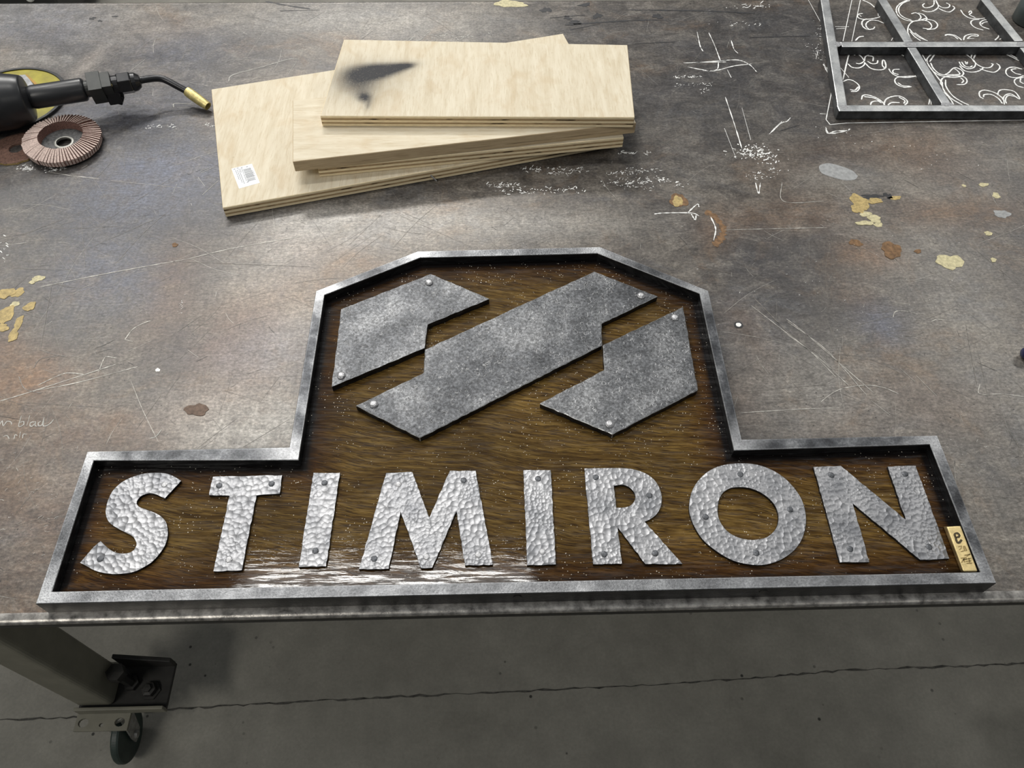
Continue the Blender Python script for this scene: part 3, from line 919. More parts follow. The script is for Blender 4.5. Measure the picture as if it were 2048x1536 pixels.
bm = bmesh.new()
for st in [[(0.3301,1.2294),(0.3759,1.2349),(0.4145,1.2374),(0.4322,1.2224),(0.4399,1.2018)],
 [(0.3213,1.2177),(0.3472,1.2086),(0.3672,1.2055),(0.4041,1.2197),(0.4362,1.2253)],
 [(0.3163,1.2296),(0.3580,1.2315),(0.3926,1.2317)],
 [(0.3778,1.3247),(0.3812,1.2836),(0.3828,1.2348)],
 [(0.3568,1.3281),(0.3547,1.2838),(0.3569,1.2653)],
 [(0.4141,1.2989),(0.4140,1.2708),(0.4186,1.2585)],
 [(0.3899,1.2082),(0.3923,1.1850)],
 [(0.3793,1.2348),(0.3711,1.2084),(0.3467,1.2057)],
 [(0.3717,1.1294),(0.3728,1.0582),(0.3727,0.9938)],
 [(0.3545,1.0458),(0.3588,0.9702)],
 [(0.3939,1.0996),(0.3912,1.0154)],
 [(0.4242,1.0298),(0.4495,1.0572),(0.4603,1.0622),(0.4691,1.0724)],
 [(0.4333,1.0422),(0.4523,1.0623)],
 [(0.3774,0.9128),(0.3768,0.8886),(0.3849,0.9127)],
 [(0.2136,0.8466),(0.2283,0.8485),(0.2685,0.8478),(0.2790,0.8415)],
 [(0.2628,0.8479),(0.2803,0.8665),(0.2821,0.8602)],
 [(0.2682,0.8458),(0.2719,0.8334),(0.2750,0.8436)],
 [(0.2958,0.8391),(0.2986,0.8147),(0.2915,0.7910)],
 [(0.5646,1.2268),(0.5641,1.1859)],
 [(0.5204,1.0461),(0.5212,1.0310),(0.5337,1.0358),(0.5566,1.0380)],
 [(0.5202,1.0822),(0.5297,1.0810)],
 [(0.5636,1.2631),(0.5539,1.2389)]] + [[(0.5897,1.4367),(0.5932,1.3564)],
 [(0.5629,1.2242),(0.5635,1.2035),(0.5660,1.1865)],
 [(0.5189,1.0417),(0.5214,1.0299),(0.5490,1.0354),(0.5590,1.0412)],
 [(0.5663,1.2138),(0.5659,1.1898)]]:
    k += 1
    bm_ribbon(bm, spline(st, 8), 0.0015, ZS, 0, k, True, 0.7)


def scribble(bm, pts, n, spread, w, mi, seed, ln=0.008):
    rnd = random.Random(seed)
    for _ in range(int(n * 1.5)):
        i = rnd.randrange(len(pts) - 1) if len(pts) > 1 else 0
        t = rnd.random()
        a, b = pts[i], pts[min(i + 1, len(pts) - 1)]
        x = a[0] + (b[0] - a[0]) * t + rnd.gauss(0, spread[0])
        y = a[1] + (b[1] - a[1]) * t + rnd.gauss(0, spread[1])
        L = (0.12 + 0.88 * rnd.random() ** 2) * ln * 0.8
        if y < 0.275:
            continue
        th = rnd.gauss(0.3, 0.6)
        q = [(x, y), (x + L * math.cos(th) * .5, y + L * math.sin(th) * .5 + rnd.uniform(-.2, .2) * L), (x + L * math.cos(th), y + L * math.sin(th))]
        bm_ribbon(bm, spline(q, 3), w * rnd.uniform(.3, 0.9), ZS + rnd.random() * 0.0001, mi, seed, True, 0.5)


scribble(bm, [(0.3646,0.9843),(0.4017,0.9838),(0.4119,0.9742)], 80, (0.012, 0.010), 0.0022, 0, 11, 0.010)
scribble(bm, [(0.3666,0.9332),(0.3902,0.9306),(0.4229,0.9415)], 26, (0.008, 0.006), 0.0018, 0, 12)
scribble(bm, [(0.1815,0.9450),(0.2267,0.9443)], 20, (0.006, 0.003), 0.0016, 0, 13)
scribble(bm, [(0.1775,0.9092),(0.2180,0.9241),(0.2726,0.9099)], 50, (0.006, 0.004), 0.0018, 0, 14)
scribble(bm, [(0.2961,1.1861),(0.3336,1.1886)], 22, (0.005, 0.0015), 0.0016, 0, 15)
scribble(bm, [(0.2791,1.1620),(0.3471,1.1685),(0.3352,1.1381)], 26, (0.006, 0.002), 0.0014, 0, 16)
scribble(bm, [(0.0245,0.9467),(0.0451,0.9503),(0.0861,0.9497)], 30, (0.006, 0.003), 0.0017, 0, 17)
scribble(bm, [(0.0637,0.9384),(0.0921,0.9428),(0.1180,0.9473)], 30, (0.005, 0.003), 0.0017, 0, 18)
scribble(bm, [(-0.0268,0.9131),(0.0146,0.9125)], 30, (0.005, 0.003), 0.0016, 0, 19)
scribble(bm, [(-0.0108,0.8999),(0.0578,0.8988),(0.1157,0.9035)], 50, (0.006, 0.004), 0.0017, 0, 20)
scribble(bm, [(0.1515,0.9352),(0.1981,0.9403)], 22, (0.005, 0.003), 0.0015, 0, 21)
scribble(bm, [(0.1498,0.9180),(0.1723,0.9158),(0.2136,0.9020)], 28, (0.006, 0.004), 0.0015, 0, 22)
scribble(bm, [(0.1747,0.9862),(0.1929,0.9849),(0.2244,0.9855)], 26, (0.004, 0.0015), 0.0016, 0, 23)
scribble(bm, [(-0.7431,0.9654),(-0.7276,0.9587)], 26, (0.005, 0.003), 0.0018, 0, 24)
scribble(bm, [(-0.7000,0.9558),(-0.6793,0.9645)], 26, (0.006, 0.003), 0.0018, 0, 25)
scribble(bm, [(-0.5794,1.0620),(-0.5355,1.0629)], 22, (0.005, 0.003), 0.0016, 0, 26)
scribble(bm, [(-0.4836,1.0679),(-0.4698,1.0606)], 10, (0.004, 0.002), 0.0014, 0, 27)
scribble(bm, [(0.5889,1.3564),(0.5828,1.2921)], 24, (0.008, 0.01), 0.0018, 0, 28)
scribble(bm, [(0.5568,1.2887),(0.5602,1.2453)], 22, (0.008, 0.01), 0.0014, 0, 29)
scribble(bm, [(0.4525,1.4110),(0.5021,1.4194)], 16, (0.012, 0.004), 0.003, 0, 30, 0.018)
scribble(bm, [(0.4048,1.3594),(0.4591,1.3504)], 14, (0.015, 0.004), 0.002, 0, 31, 0.012)
scribble(bm, [(-0.1851,1.3074),(-0.0410,1.3221)], 30, (0.03, 0.006), 0.002, 1, 32, 0.02)
scribble(bm, [(-0.4390,0.6672),(-0.4368,0.6944)], 16, (0.002, 0.006), 0.0007, 0, 33, 0.003)
scribble(bm, [(-0.7182,0.8047),(-0.7020,0.7770)], 8, (0.004, 0.008), 0.0012, 0, 34, 0.01)
scribble(bm, [(0.2186,0.7204),(0.6044,0.7090)], 40, (0.05, 0.05), 0.0006, 0, 35, 0.004)
scribble(bm, [(0.4892,0.4551),(0.5516,0.4006)], 14, (0.02, 0.02), 0.0005, 1, 36, 0.007)
scribble(bm, [(0.5094,1.0395),(0.6996,0.9741)], 22, (0.03, 0.02), 0.0012, 0, 37, 0.004)
scribble(bm, [(-0.5775,0.4373),(-0.5092,0.3981),(-0.5081,0.2952)], 60, (0.03, 0.03), 0.0006, 1, 38, 0.008)
# grey ends of faded strokes and handwriting near the left edge
for st in [[(-0.6104,0.4987),(-0.6096,0.5042),(-0.6057,0.4969),(-0.6037,0.5030),(-0.5988,0.5022),(-0.5966,0.4985)],
 [(-0.5893,0.5108),(-0.5876,0.4961),(-0.5827,0.4978),(-0.5840,0.5026),(-0.5879,0.5011)],
 [(-0.5795,0.5113),(-0.5781,0.4959)],
 [(-0.5698,0.5019),(-0.5747,0.5011),(-0.5750,0.4976),(-0.5719,0.4954),(-0.5696,0.5001)],
 [(-0.5699,0.5027),(-0.5685,0.4966),(-0.5658,0.4952)],
 [(-0.5635,0.5026),(-0.5659,0.5000),(-0.5639,0.4961),(-0.5608,0.4977),(-0.5616,0.5083)],
 [(-0.5602,0.5021),(-0.5588,0.4960),(-0.5549,0.4963),(-0.5514,0.4997),(-0.5494,0.5052)],
 [(-0.6008,0.4817),(-0.5968,0.4834),(-0.5925,0.4786)],
 [(-0.5870,0.4785),(-0.5876,0.4842),(-0.5845,0.4827)],
 [(-0.5828,0.4884),(-0.5812,0.4798)],
 [(-0.5774,0.4791),(-0.5783,0.4847),(-0.5743,0.4846)],
 [(-0.4292,0.4761),(-0.4226,0.4787),(-0.4185,0.4883)],
 [(-0.4119,0.4796),(-0.4099,0.4828)]]:
    k += 1
    bm_ribbon(bm, spline(st, 4), 0.0012, ZS, 1, k, True, 0.3)
for st in [[(-0.4687,1.1841),(-0.4648,1.2032),(-0.4197,1.2254),(-0.3775,1.2482),(-0.3583,1.2480)],
 [(-0.3710,1.2021),(-0.3613,1.2413)],
 [(-0.1245,1.2657),(-0.0701,1.2720)],
 [(-0.4690,0.9514),(-0.4575,0.9605)]] + [[(-0.6500,0.9615),(-0.6439,0.9691)],
 [(-0.4692,0.9384),(-0.4551,0.9181)],
 [(-0.4544,0.8984),(-0.4368,0.9303)],
 [(-0.4662,0.9485),(-0.4503,0.9611)],
 [(-0.5909,1.1650),(-0.5870,1.1449)],
 [(-0.6420,1.2167),(-0.6260,1.2513)],
 [(-0.5450,1.1126),(-0.5455,1.1231),(-0.5179,1.1212)],
 [(-0.5397,1.1131),(-0.5160,1.1122)]]:
    k += 1
    bm_ribbon(bm, spline(st, 5), 0.0014, ZS, 1, k, True, 0.4)
o = obj('chalk_mark', bm, [M_CHALK, M_FADED], top)
o['label'] = 'loose white chalk strokes and faded handwriting on the steel'

bm = bmesh.new()
k = 0
for st in [[(-0.7154,0.7969),(-0.6805,0.8025)],
 [(-0.6222,0.5324),(-0.5844,0.5477),(-0.4983,0.5852)],
 [(-0.5848,0.5547),(-0.5614,0.5708),(-0.5486,0.5729),(-0.5325,0.5702)],
 [(-0.5825,0.5477),(-0.5367,0.5584),(-0.4701,0.5811)],
 [(-0.4971,0.6251),(-0.4914,0.6417),(-0.4800,0.6520),(-0.4708,0.6558)],
 [(-0.4971,0.6251),(-0.4863,0.6216)],
 [(-0.5162,0.5735),(-0.5152,0.5941),(-0.5114,0.5977),(-0.4990,0.5950)],
 [(-0.6356,0.7175),(-0.5487,0.7418),(-0.4482,0.7667)],
 [(-0.4482,0.7667),(-0.3872,0.7869),(-0.2897,0.8101)]]:
    k += 1
    bm_ribbon(bm, spline(st, 8), 0.0010, ZS, 0, k, True, 0.5)
for st in [[(-0.6830,0.7529),(-0.5971,0.7485)],
 [(-0.6186,0.7229),(-0.5784,0.7137)],
 [(-0.7171,0.8016),(-0.6467,0.8479)],
 [(-0.6060,0.7784),(-0.5145,0.8458)],
 [(-0.4373,0.7457),(-0.4374,0.7312)],
 [(-0.6172,0.7801),(-0.5961,0.7558)],
 [(-0.6176,0.8475),(-0.5850,0.7541)],
 [(-0.5332,0.6131),(-0.5247,0.5968)],
 [(-0.6010,0.6106),(-0.5790,0.6027),(-0.5622,0.5987)],
 [(-0.5982,0.5811),(-0.5942,0.5956),(-0.5724,0.6001)],
 [(-0.6124,0.5694),(-0.5984,0.5503),(-0.5753,0.5429)],
 [(-0.4475,0.4911),(-0.4310,0.5377)],
 [(-0.4340,0.6355),(-0.4078,0.6640)],
 [(-0.4949,0.7645),(-0.2768,0.7489)],
 [(-0.6198,0.7201),(-0.5999,0.6131)]]:
    k += 1
    bm_ribbon(bm, spline(st, 8), 0.0008, ZS, 1, k, True, 0.5)
for st in [[(0.3619,0.6439),(0.3823,0.6164),(0.4426,0.5231)],
 [(0.3202,0.6675),(0.3534,0.6242),(0.3795,0.5901),(0.4021,0.5482)],
 [(0.3268,0.6804),(0.3450,0.6467),(0.3613,0.6168),(0.3896,0.5852)],
 [(0.3529,0.6218),(0.3852,0.5829),(0.4149,0.5346)],
 [(0.3627,0.6389),(0.4020,0.5897),(0.4326,0.5200)],
 [(0.2695,0.5276),(0.3882,0.5373)],
 [(0.3720,0.5104),(0.3877,0.5220),(0.4046,0.5304),(0.4334,0.5353),(0.4561,0.5316),(0.4730,0.5214)],
 [(0.2708,0.4976),(0.3429,0.5014),(0.3933,0.5025)],
 [(0.5971,0.6296),(0.5850,0.5768),(0.5753,0.5337)],
 [(0.5794,0.5347),(0.5735,0.5194),(0.6016,0.5188),(0.6267,0.5140)],
 [(0.5043,0.6438),(0.5114,0.6538),(0.5271,0.6536),(0.5391,0.6483)],
 [(0.5095,0.6116),(0.5233,0.6125),(0.5391,0.6196)],
 [(0.5523,0.6354),(0.5614,0.6390),(0.5707,0.6376)],
 [(0.5039,0.5485),(0.5189,0.5172)],
 [(0.5521,0.4518),(0.5715,0.4434)],
 [(0.4357,0.5124),(0.4525,0.4908)],
 [(0.3896,0.5852),(0.4009,0.5573)],
 [(0.3445,0.6442),(0.3664,0.6142)],
 [(0.6308,0.7833),(0.6222,0.7828)],
 [(0.4872,0.5602),(0.4991,0.5396)],
 [(0.5812,0.4903),(0.5875,0.4881)]] + [[(-0.7012,0.9545),(-0.6618,0.9450),(-0.6164,0.9368)],
 [(-0.5987,0.9327),(-0.4854,0.9136)],
 [(-0.6217,0.9381),(-0.6063,0.9856)],
 [(-0.4991,0.9015),(-0.4975,0.9237)]] + [[(0.3108,0.8117),(0.3878,0.8132),(0.4607,0.8141)],
 [(0.4582,0.9999),(0.4733,0.9852)],
 [(0.5094,0.9131),(0.5199,0.8865)],
 [(0.4182,0.9144),(0.4111,0.8709),(0.4711,0.8700)]]:
    k += 1
    bm_ribbon(bm, spline(st, 8), 0.0009, ZS, 0 if k % 3 else 1, k, True, 0.5)
rnd = random.Random(77)
for _ in range(3600):
    x, y = rnd.uniform(-1.05, 1.0), rnd.uniform(0.27, 1.42)
    th = rnd.choice([rnd.gauss(0.15, 0.25), rnd.gauss(-0.75, 0.3), rnd.gauss(0.9, 0.35), rnd.uniform(0, 3.14)])
    L = 0.006 + rnd.random() ** 4 * 0.13
    c = rnd.uniform(-0.06, 0.06) * L
    q = [(x, y), (x + L / 2 * math.cos(th) - c * math.sin(th), y + L / 2 * math.sin(th) + c * math.cos(th)), (x + L * math.cos(th), y + L * math.sin(th))]
    if q[2][1] > 1.43 or q[2][1] < 0.268:
        continue
    bm_ribbon(bm, spline(q, 3), rnd.uniform(0.00015, 0.00042), ZS - 0.0001 + rnd.random() * 0.0001, rnd.choice((1, 1, 1, 1, 1, 0, 2, 2)) if L < .03 else rnd.choice((1, 1, 1, 1, 1, 1, 0)), _, True, 0.3)
for st in [[(0.1158,1.3537),(0.2284,1.3662),(0.3034,1.3689)],
 [(0.1239,1.3369),(0.1809,1.3564)],
 [(0.2290,1.2902),(0.3113,1.2958)],
 [(0.4506,1.3090),(0.5619,1.3127)],
 [(0.2326,1.4042),(0.3741,1.3994),(0.4767,1.3897)],
 [(-0.4145,1.4065),(-0.3404,1.4093)],
 [(-0.4476,1.4403),(-0.3983,1.4239),(-0.3595,1.4130)],
 [(0.4800,1.0529),(0.4436,1.0378)],
 [(0.0894,1.3777),(0.1556,1.3874)]]:
    bm_ribbon(bm, spline(st, 8), 0.003, ZS, 2, k, True, 0.8)
    k += 1
o = obj('scratch', bm, [M_SCR, M_SCRD, M_SCRK], top)
o['kind'] = 'stuff'
o['label'] = 'fine bright scratches all over the steel'

M_RING = plain('brown_ring', (0.13, 0.085, 0.06), .7, 0, .2, 200)
SPM = [M_RUSTM, M_OCHRE, M_CREAM, M_SMEAR, M_RING, M_CHALK, M_SMEAR, M_TAR]


def splash(c, rx_, ry_, mi, seed, rough=0.24, z=0.0, h=0.0004):
    bm = bmesh.new()
    bm_blob(bm, c, rx_, ry_, TT + z, 0, seed, rough, h=h)
    o = obj('paint_splash', bm, SPM[mi], top)
    return o


k = 100
for c, rx_, ry_, mi in [([(0.5246,0.8670)][0], .013, .017, 1), ([(0.5180,0.8544)][0], .009, .012, 1), ([(0.5475,0.8696)][0], .012, .006, 1), ([(0.5804,0.8760)][0], .010, .004, 1), ([(0.5260,0.8417)][0], .010, .005, 2),
                        ([(0.5359,0.8312)][0], .010, .008, 2), ([(0.5189,0.8225)][0], .012, .005, 2), ([(0.5379,0.8189)][0], .006, .005, 2), ([(0.2540,0.8755)][0], .012, .016, 0), ([(0.2522,0.8733)][0], .008, .011, 1),
                        ([(0.5411,0.7673)][0], .015, .015, 0), ([(0.4942,0.7826)][0], .009, .007, 0), ([(0.5779,0.7643)][0], .005, .004, 0), ([(0.6164,0.7432)][0], .0175, .015, 2), ([(0.6793,0.7455)][0], .004, .004, 2),
                        ([(0.7359,0.8788)][0], .006, .006, 2), ([(0.7287,0.8385)][0], .011, .009, 3), ([(0.6926,0.7982)][0], .006, .004, 2), ([(0.7259,0.9031)][0], .008, .004, 2), ([(0.6951,0.9014)][0], .003, .003, 2),
                        ([(-0.6642,0.6686)][0], .011, .016, 1), ([(-0.6608,0.6475)][0], .010, .006, 1), ([(-0.6755,0.7070)][0], .011, .009, 1), ([(-0.6605,0.7081)][0], .008, .008, 1), ([(-0.6418,0.7333)][0], .009, .005, 2),
                        ([(-0.6478,0.7263)][0], .004, .003, 2), ([(-0.6366,0.6829)][0], .007, .008, 1), ([(-0.6575,0.6874)][0], .006, .005, 2), ([(-0.6414,0.6550)][0], .005, .012, 1), ([(-0.6413,0.6342)][0], .006, .010, 1),
                        ([(-0.3829,0.5152)][0], .013, .009, 4), ([(-0.4438,0.5757)][0], .0028, .0028, 5), ([(0.0161,1.4273)][0], .03, .012, 2), ([(-0.4716,0.7944)][0], .004, .004, 0)]:
    k += 1
    splash(c, rx_, ry_, mi, k, h=0.0003 + 0.00012 * (k % 4))
arc = [(0.2890,0.8496),(0.2969,0.8453),(0.3037,0.8349),(0.3090,0.8205),(0.3092,0.8105),(0.3038,0.7967),(0.2947,0.7850),(0.2898,0.7812)]
bm = bmesh.new()
bm_ribbon(bm, spline(arc, 6), 0.009, TT + 0.00025, 0, 5, True, 0.5)
obj('rust_arc', bm, M_RUSTM, top)
bm = bmesh.new()
bm_poly(bm, [closed_smooth([(0.4838,0.9475),(0.4901,0.9543),(0.5029,0.9565),(0.5194,0.9493),(0.5333,0.9389),(0.5387,0.9261),(0.5319,0.9181),(0.5164,0.9165),(0.4974,0.9245),(0.4847,0.9337)], 60)], TT, TT + 0.0003, 0, 0)
obj('grey_smear', bm, M_SMEAR, top)
for c, rx_, ry_ in [([(0.1349,1.3620)][0], .012, .006), ([(0.1221,1.3774)][0], .007, .006), ([(0.1787,1.3838)][0], .008, .009), ([(0.0834,1.4055)][0], .009, .009), ([(0.1584,1.4225)][0], .01, .006), ([(0.5475,0.8795)][0], .018, .004), ([(0.5715,0.8805)][0], .006, .006), ([(0.2911,1.3810)][0], .01, .007), ([(-0.7543,1.3840)][0], .006, .004), ([(-0.7383,1.3754)][0], .004, .003), ([(-0.7151,1.3904)][0], .006, .002)]:
    k += 1
    splash(c, rx_, ry_, 7, k, 0.5, h=0.0003)
# small drilled spot with a bright centre right of the sign
c = [(0.2964,0.6346)][0]
splash(c, .0058, .0058, 7, 3, 0.08)
splash(c, .0034, .0034, 5, 4, 0.08, .0003)


# ---- legs with bracket and caster
def make_leg(x0, y0, sgn):
    """front-left style leg; x0,y0 = outer front corner"""
    zb = 0.142
    w, d = 0.066, 0.064
    xc, yc = x0 + sgn * w / 2, y0 + d / 2
    bm = bmesh.new()
    bm_box(bm, (xc, yc, (TT - TH + zb) / 2), (w, d, TT - TH - zb))
    leg = obj('leg', bm, M_PAINTG, table, bevel=0.009, segs=4)
    # bracket foot of angle iron, running along the table
    bm = bmesh.new()
    xl, xr = (x0 + sgn * 0.002), x0 + sgn * 0.158
    xm, wl = (xl + xr) / 2, abs(xr - xl)
    bm_box(bm, (xm, yc, zb - 0.004), (wl, 0.082, 0.008), mi=1)
    bm_box(bm, (xm, yc - 0.0405, zb + 0.004), (wl, 0.006, 0.026))
    gp = [(x0 + sgn * 0.066, zb), (xr, zb), (xr, zb + .028), (x0 + sgn * 0.066, zb + .060)]
    ga = [bm.verts.new((px_, yc + .034, pz_)) for px_, pz_ in gp]
    gb_ = [bm.verts.new((px_, yc + .042, pz_)) for px_, pz_ in gp]
    gf = [bm.faces.new(ga), bm.faces.new(list(reversed(gb_)))] + [bm.faces.new((ga[q], gb_[q], gb_[(q + 1) % 4], ga[(q + 1) % 4])) for q in range(4)]
    for f_ in gf:
        f_.material_index = 1
    bmesh.ops.recalc_face_normals(bm, faces=bm.faces)
    obj('foot_bracket', bm, [M_PAINTG, M_LEGD], leg, bevel=0.0015)
    bm = bmesh.new()
    bx = x0 + sgn * 0.088
    bm_lathe(bm, (bx, yc + 0.005, zb), (0, 0, 1), [(0, .014), (.010, .014), (.010, .009), (.062, .009), (.063, .016), (.080, .016), (.081, .0)], 6)
    bm_lathe(bm, (x0 + sgn * 0.124, yc - 0.008, zb), (0, 0, 1), [(0, .018), (.003, .018), (.003, .0125), (.014, .0125), (.015, .007), (.020, .007), (.0205, .0)], 6)
    obj('levelling_bolt', bm, M_LEGD, leg)
    # caster
    zc = zb - 0.008
    cx, cy = x0 + sgn * 0.047, y0 - 0.006
    bm = bmesh.new()
    plate = [(cx - .047, cy - .034), (cx + .047, cy - .034), (cx + .047, cy + .085), (cx - .047, cy + .085)]
    holes = []
    for hx, hy, r in ((-.033, -.020, .0075), (.031, -.020, .0075), (0.0, -.024, .0035)):
        holes.append([(cx + hx + r * 1.2 * math.cos(a * .5236), cy + hy + r * math.sin(a * .5236)) for a in range(12)])
    bm_poly(bm, [plate] + holes, zc - 0.006, zc)
    cp = obj('caster', bm, M_PAINTG, table, bevel=0.0012)
    wx, wy, wr = cx + sgn * 0.012, cy - 0.024, 0.0510
    bm = bmesh.new()
    bm_lathe(bm, (cx + sgn * .012, cy + .005, zc - 0.006), (0, 0, -1), [(0, .026), (.006, .027), (.008, .020)], 24)
    for s in (-1, 1):
        pts = [(.008, zc - .012), (.050, zc - .012), (.014, wr - .010), (0, wr - .016), (-.012, wr - .010), (-.010, wr + .010)]
        vs_ = []
        for yy, zz in pts:
            for k_ in (0, 1):
                vs_.append(bm.verts.new((wx + s * (.0135 + k_ * .003), wy + yy, zz)))
        n_ = len(pts)
        for i in range(n_):
            j = (i + 1) % n_
            bm.faces.new((vs_[2 * i], vs_[2 * j], vs_[2 * j + 1], vs_[2 * i + 1]))
        bm.faces.new([vs_[2 * i] for i in range(n_)])
        bm.faces.new([vs_[2 * i + 1] for i in range(n_)])
    bm_lathe(bm, (wx - .021, wy, wr), (1, 0, 0), [(0, .006), (.004, .008), (.038, .008), (.042, .006)], 12)
    bmesh.ops.recalc_face_normals(bm, faces=bm.faces)
    obj('fork', bm, M_ZINC, cp)
    bm = bmesh.new()
    bm_lathe(bm, (wx - .009, wy, wr), (1, 0, 0), [(0, .030), (.001, .043), (.002, wr - .002), (.005, wr), (.013, wr), (.016, wr - .002), (.017, .043), (.018, .030)], 72)
    obj('wheel', bm, M_WHEEL, cp, smooth=False)


make_leg(-0.778, 0.3375, 1)
make_leg(1.16, 0.3375, -1)
make_leg(-0.778, 1.25, 1)
make_leg(1.16, 1.25, -1)

# ------------------------------------------------------------------ the sign
sign = empty('wall_sign', (0, 0.55, TT), 'large dark wood sign with hammered metal letters in a stepped steel frame', 'sign')
OUT = [(-0.4819,0.2711),(0.4823,0.2705),(0.4826,0.4459),(0.2564,0.4453),(0.2575,0.6717),(0.1226,0.7547),(-0.1264,0.7503),(-0.2552,0.6805),(-0.2569,0.4457),(-0.4813,0.4445)]
INN = [(-0.4696,0.2833),(0.4703,0.2825),(0.4700,0.4342),(0.2446,0.4309),(0.2450,0.6674),(0.1184,0.7426),(-0.1221,0.7386),(-0.2434,0.6736),(-0.2443,0.4287),(-0.4708,0.4327)]


def lerp2(a, b, t):
    return (a[0] + (b[0] - a[0]) * t, a[1] + (b[1] - a[1]) * t)


bm = bmesh.new()
N = len(OUT)
lay = bm.verts.layers.float_color.new('ground')
cols = []
for i in range(N):
    j = (i + 1) % N
    L = math.hypot(OUT[j][0] - OUT[i][0], OUT[j][1] - OUT[i][1])
    n = max(4, int(L / 0.010))
    for s in range(n):
        t = s / n
        dist = min(t, 1 - t) * L
        cols.append((lerp2(OUT[i], OUT[j], t), lerp2(INN[i], INN[j], t), dist, i, t))
rows = []
rnd = random.Random(9)
bar_lit = [0.40, 0.06, 0.05, 0.0, 0.12, 0.20, 0.14, 0.0, 0.12, 0.22]  # light painted in per bar, strongest along the front bar
ch_ = 0.0008
for (po, pi, dist, i, t) in cols:
    b = bar_lit[i] + 0.75 * max(0.0, 1 - dist / 0.038) ** 0.8 + rnd.uniform(-.05, .05)
    b = max(0, min(1, b))
    ring = []
    q0, q1 = lerp2(po, pi, 0.05), lerp2(po, pi, 0.90)
    for (p, z, bb, dk) in ((po, TT, 0, 0), (po, ST - ch_, 0.15, 0), (q0, ST, min(1, b + .2), 0), (lerp2(po, pi, .16), ST, b, 0), (q1, ST, b, 0), (lerp2(po, pi, .95), ST, min(1, b + .55), 0), (pi, ST - ch_, 0.6, 0), (pi, TT, 0, 0)):
        v = bm.verts.new((p[0], p[1], z))
        v[lay] = (bb, dk, 0, 1)
        ring.append(v)
    rows.append(ring)
for a, b in zip(rows, rows[1:] + rows[:1]):
    for q in range(7):
        f = bm.faces.new((a[q], b[q], b[q + 1], a[q + 1]))
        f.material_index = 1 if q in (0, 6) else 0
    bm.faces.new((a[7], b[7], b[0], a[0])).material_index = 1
bmesh.ops.recalc_face_normals(bm, faces=bm.faces)
frame = obj('frame', bm, [M_FR, M_FRS], sign)
frame['label'] = 'grey steel bar frame with bright ground corners'
# plug-weld dimples on the front bar
bm = bmesh.new()
for p in [(-0.0049,0.2718),(0.2461,0.2687)]:
    bm = bmesh.new()
    bm_lathe(bm, (p[0], OUT[0][1] - 0.0004, ST - .010), (0, -1, 0), [(0, .0042), (.0006, .0042), (.0007, .003)], 16)
    obj('plug_weld', bm, M_LEGD, frame)

# wood panel with darkened edges: rings inwards from the frame
bm = bmesh.new()
lay = bm.verts.layers.float_color.new('edge_tone')


def offset(poly, d):
    n = len(poly)
    res = []
    for i in range(n):
        a, b, c = Vector(poly[i - 1]), Vector(poly[i]), Vector(poly[(i + 1) % n])
        t1, t2 = (b - a).normalized(), (c - b).normalized()
        n1, n2 = Vector((-t1.y, t1.x)), Vector((-t2.y, t2.x))
        m = (n1 + n2)
        m = m / max(0.2, m.dot(n1))
        res.append((b.x + m.x * d, b.y + m.y * d))
    return res


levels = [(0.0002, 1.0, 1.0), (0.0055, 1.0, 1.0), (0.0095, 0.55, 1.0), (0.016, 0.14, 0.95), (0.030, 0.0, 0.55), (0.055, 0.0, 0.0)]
rings = []
for d, e1, e2 in levels:
    pl_ = offset(INN, d)
    ring = []
    for i in range(N):
        j = (i + 1) % N
        n = 24
        for s in range(n):
            p = lerp2(pl_[i], pl_[j], s / n)
            v = bm.verts.new((p[0], p[1], WD))
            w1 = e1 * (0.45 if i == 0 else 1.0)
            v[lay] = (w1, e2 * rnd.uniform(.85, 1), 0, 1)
            ring.append(v)
    rings.append(ring)
for a, b in zip(rings[:-1], rings[1:]):
    for i in range(len(a)):
        j = (i + 1) % len(a)
        bm.faces.new((a[i], a[j], b[j], b[i]))
inner = [v.co.xy for v in rings[-1]]
for t3 in tessellate_polygon([[Vector((p[0], p[1], 0)) for p in inner]]):
    A, B, Cc = (inner[q] for q in t3)
    cr = (B[0] - A[0]) * (Cc[1] - A[1]) - (B[1] - A[1]) * (Cc[0] - A[0])
    q3 = t3 if cr > 0 else (t3[0], t3[2], t3[1])
    try:
        bm.faces.new([rings[-1][q] for q in q3])
    except ValueError:
        pass
# edge and back of the panel
lo = [bm.verts.new((v.co.x, v.co.y, TT + 0.001)) for v in rings[0]]
for i in range(len(lo)):
    j = (i + 1) % len(lo)
    bm.faces.new((lo[i], lo[j], rings[0][j], rings[0][i]))
panel = obj('backing_panel', bm, M_BOARD, sign)
panel['label'] = 'dark stained glossy wood panel with blackened edges'

# emblem plates
RIV = {}


def rivet_mesh(name, r, h, mat, n=8, seed=0):
    bm = bmesh.new()
    rnd = random.Random(seed)
    rings = bm_lathe(bm, (0, 0, 0), (0, 0, 1), [(0, r), (h * .45, r * .98), (h * .85, r * .72), (h, r * .45)], n)
    for ring in rings[1:]:
        for v in ring:
            v.co.x += rnd.uniform(-.07, .07) * r
            v.co.y += rnd.uniform(-.07, .07) * r
    me = bpy.data.meshes.new(name)
    bm.normal_update()
    bm.to_mesh(me)
    bm.free()
    me.materials.append(mat)
    return me


RB = [rivet_mesh('rivet', 0.0053, 0.0034, M_RIVL, 9, s) for s in range(3)]
RD = [rivet_mesh('rivet', 0.0036, 0.0013, M_RIVD, 8, s) for s in range(3)]
RL = [rivet_mesh('rivet', 0.0036, 0.0012, M_RIVL, 8, s + 5) for s in range(3)]


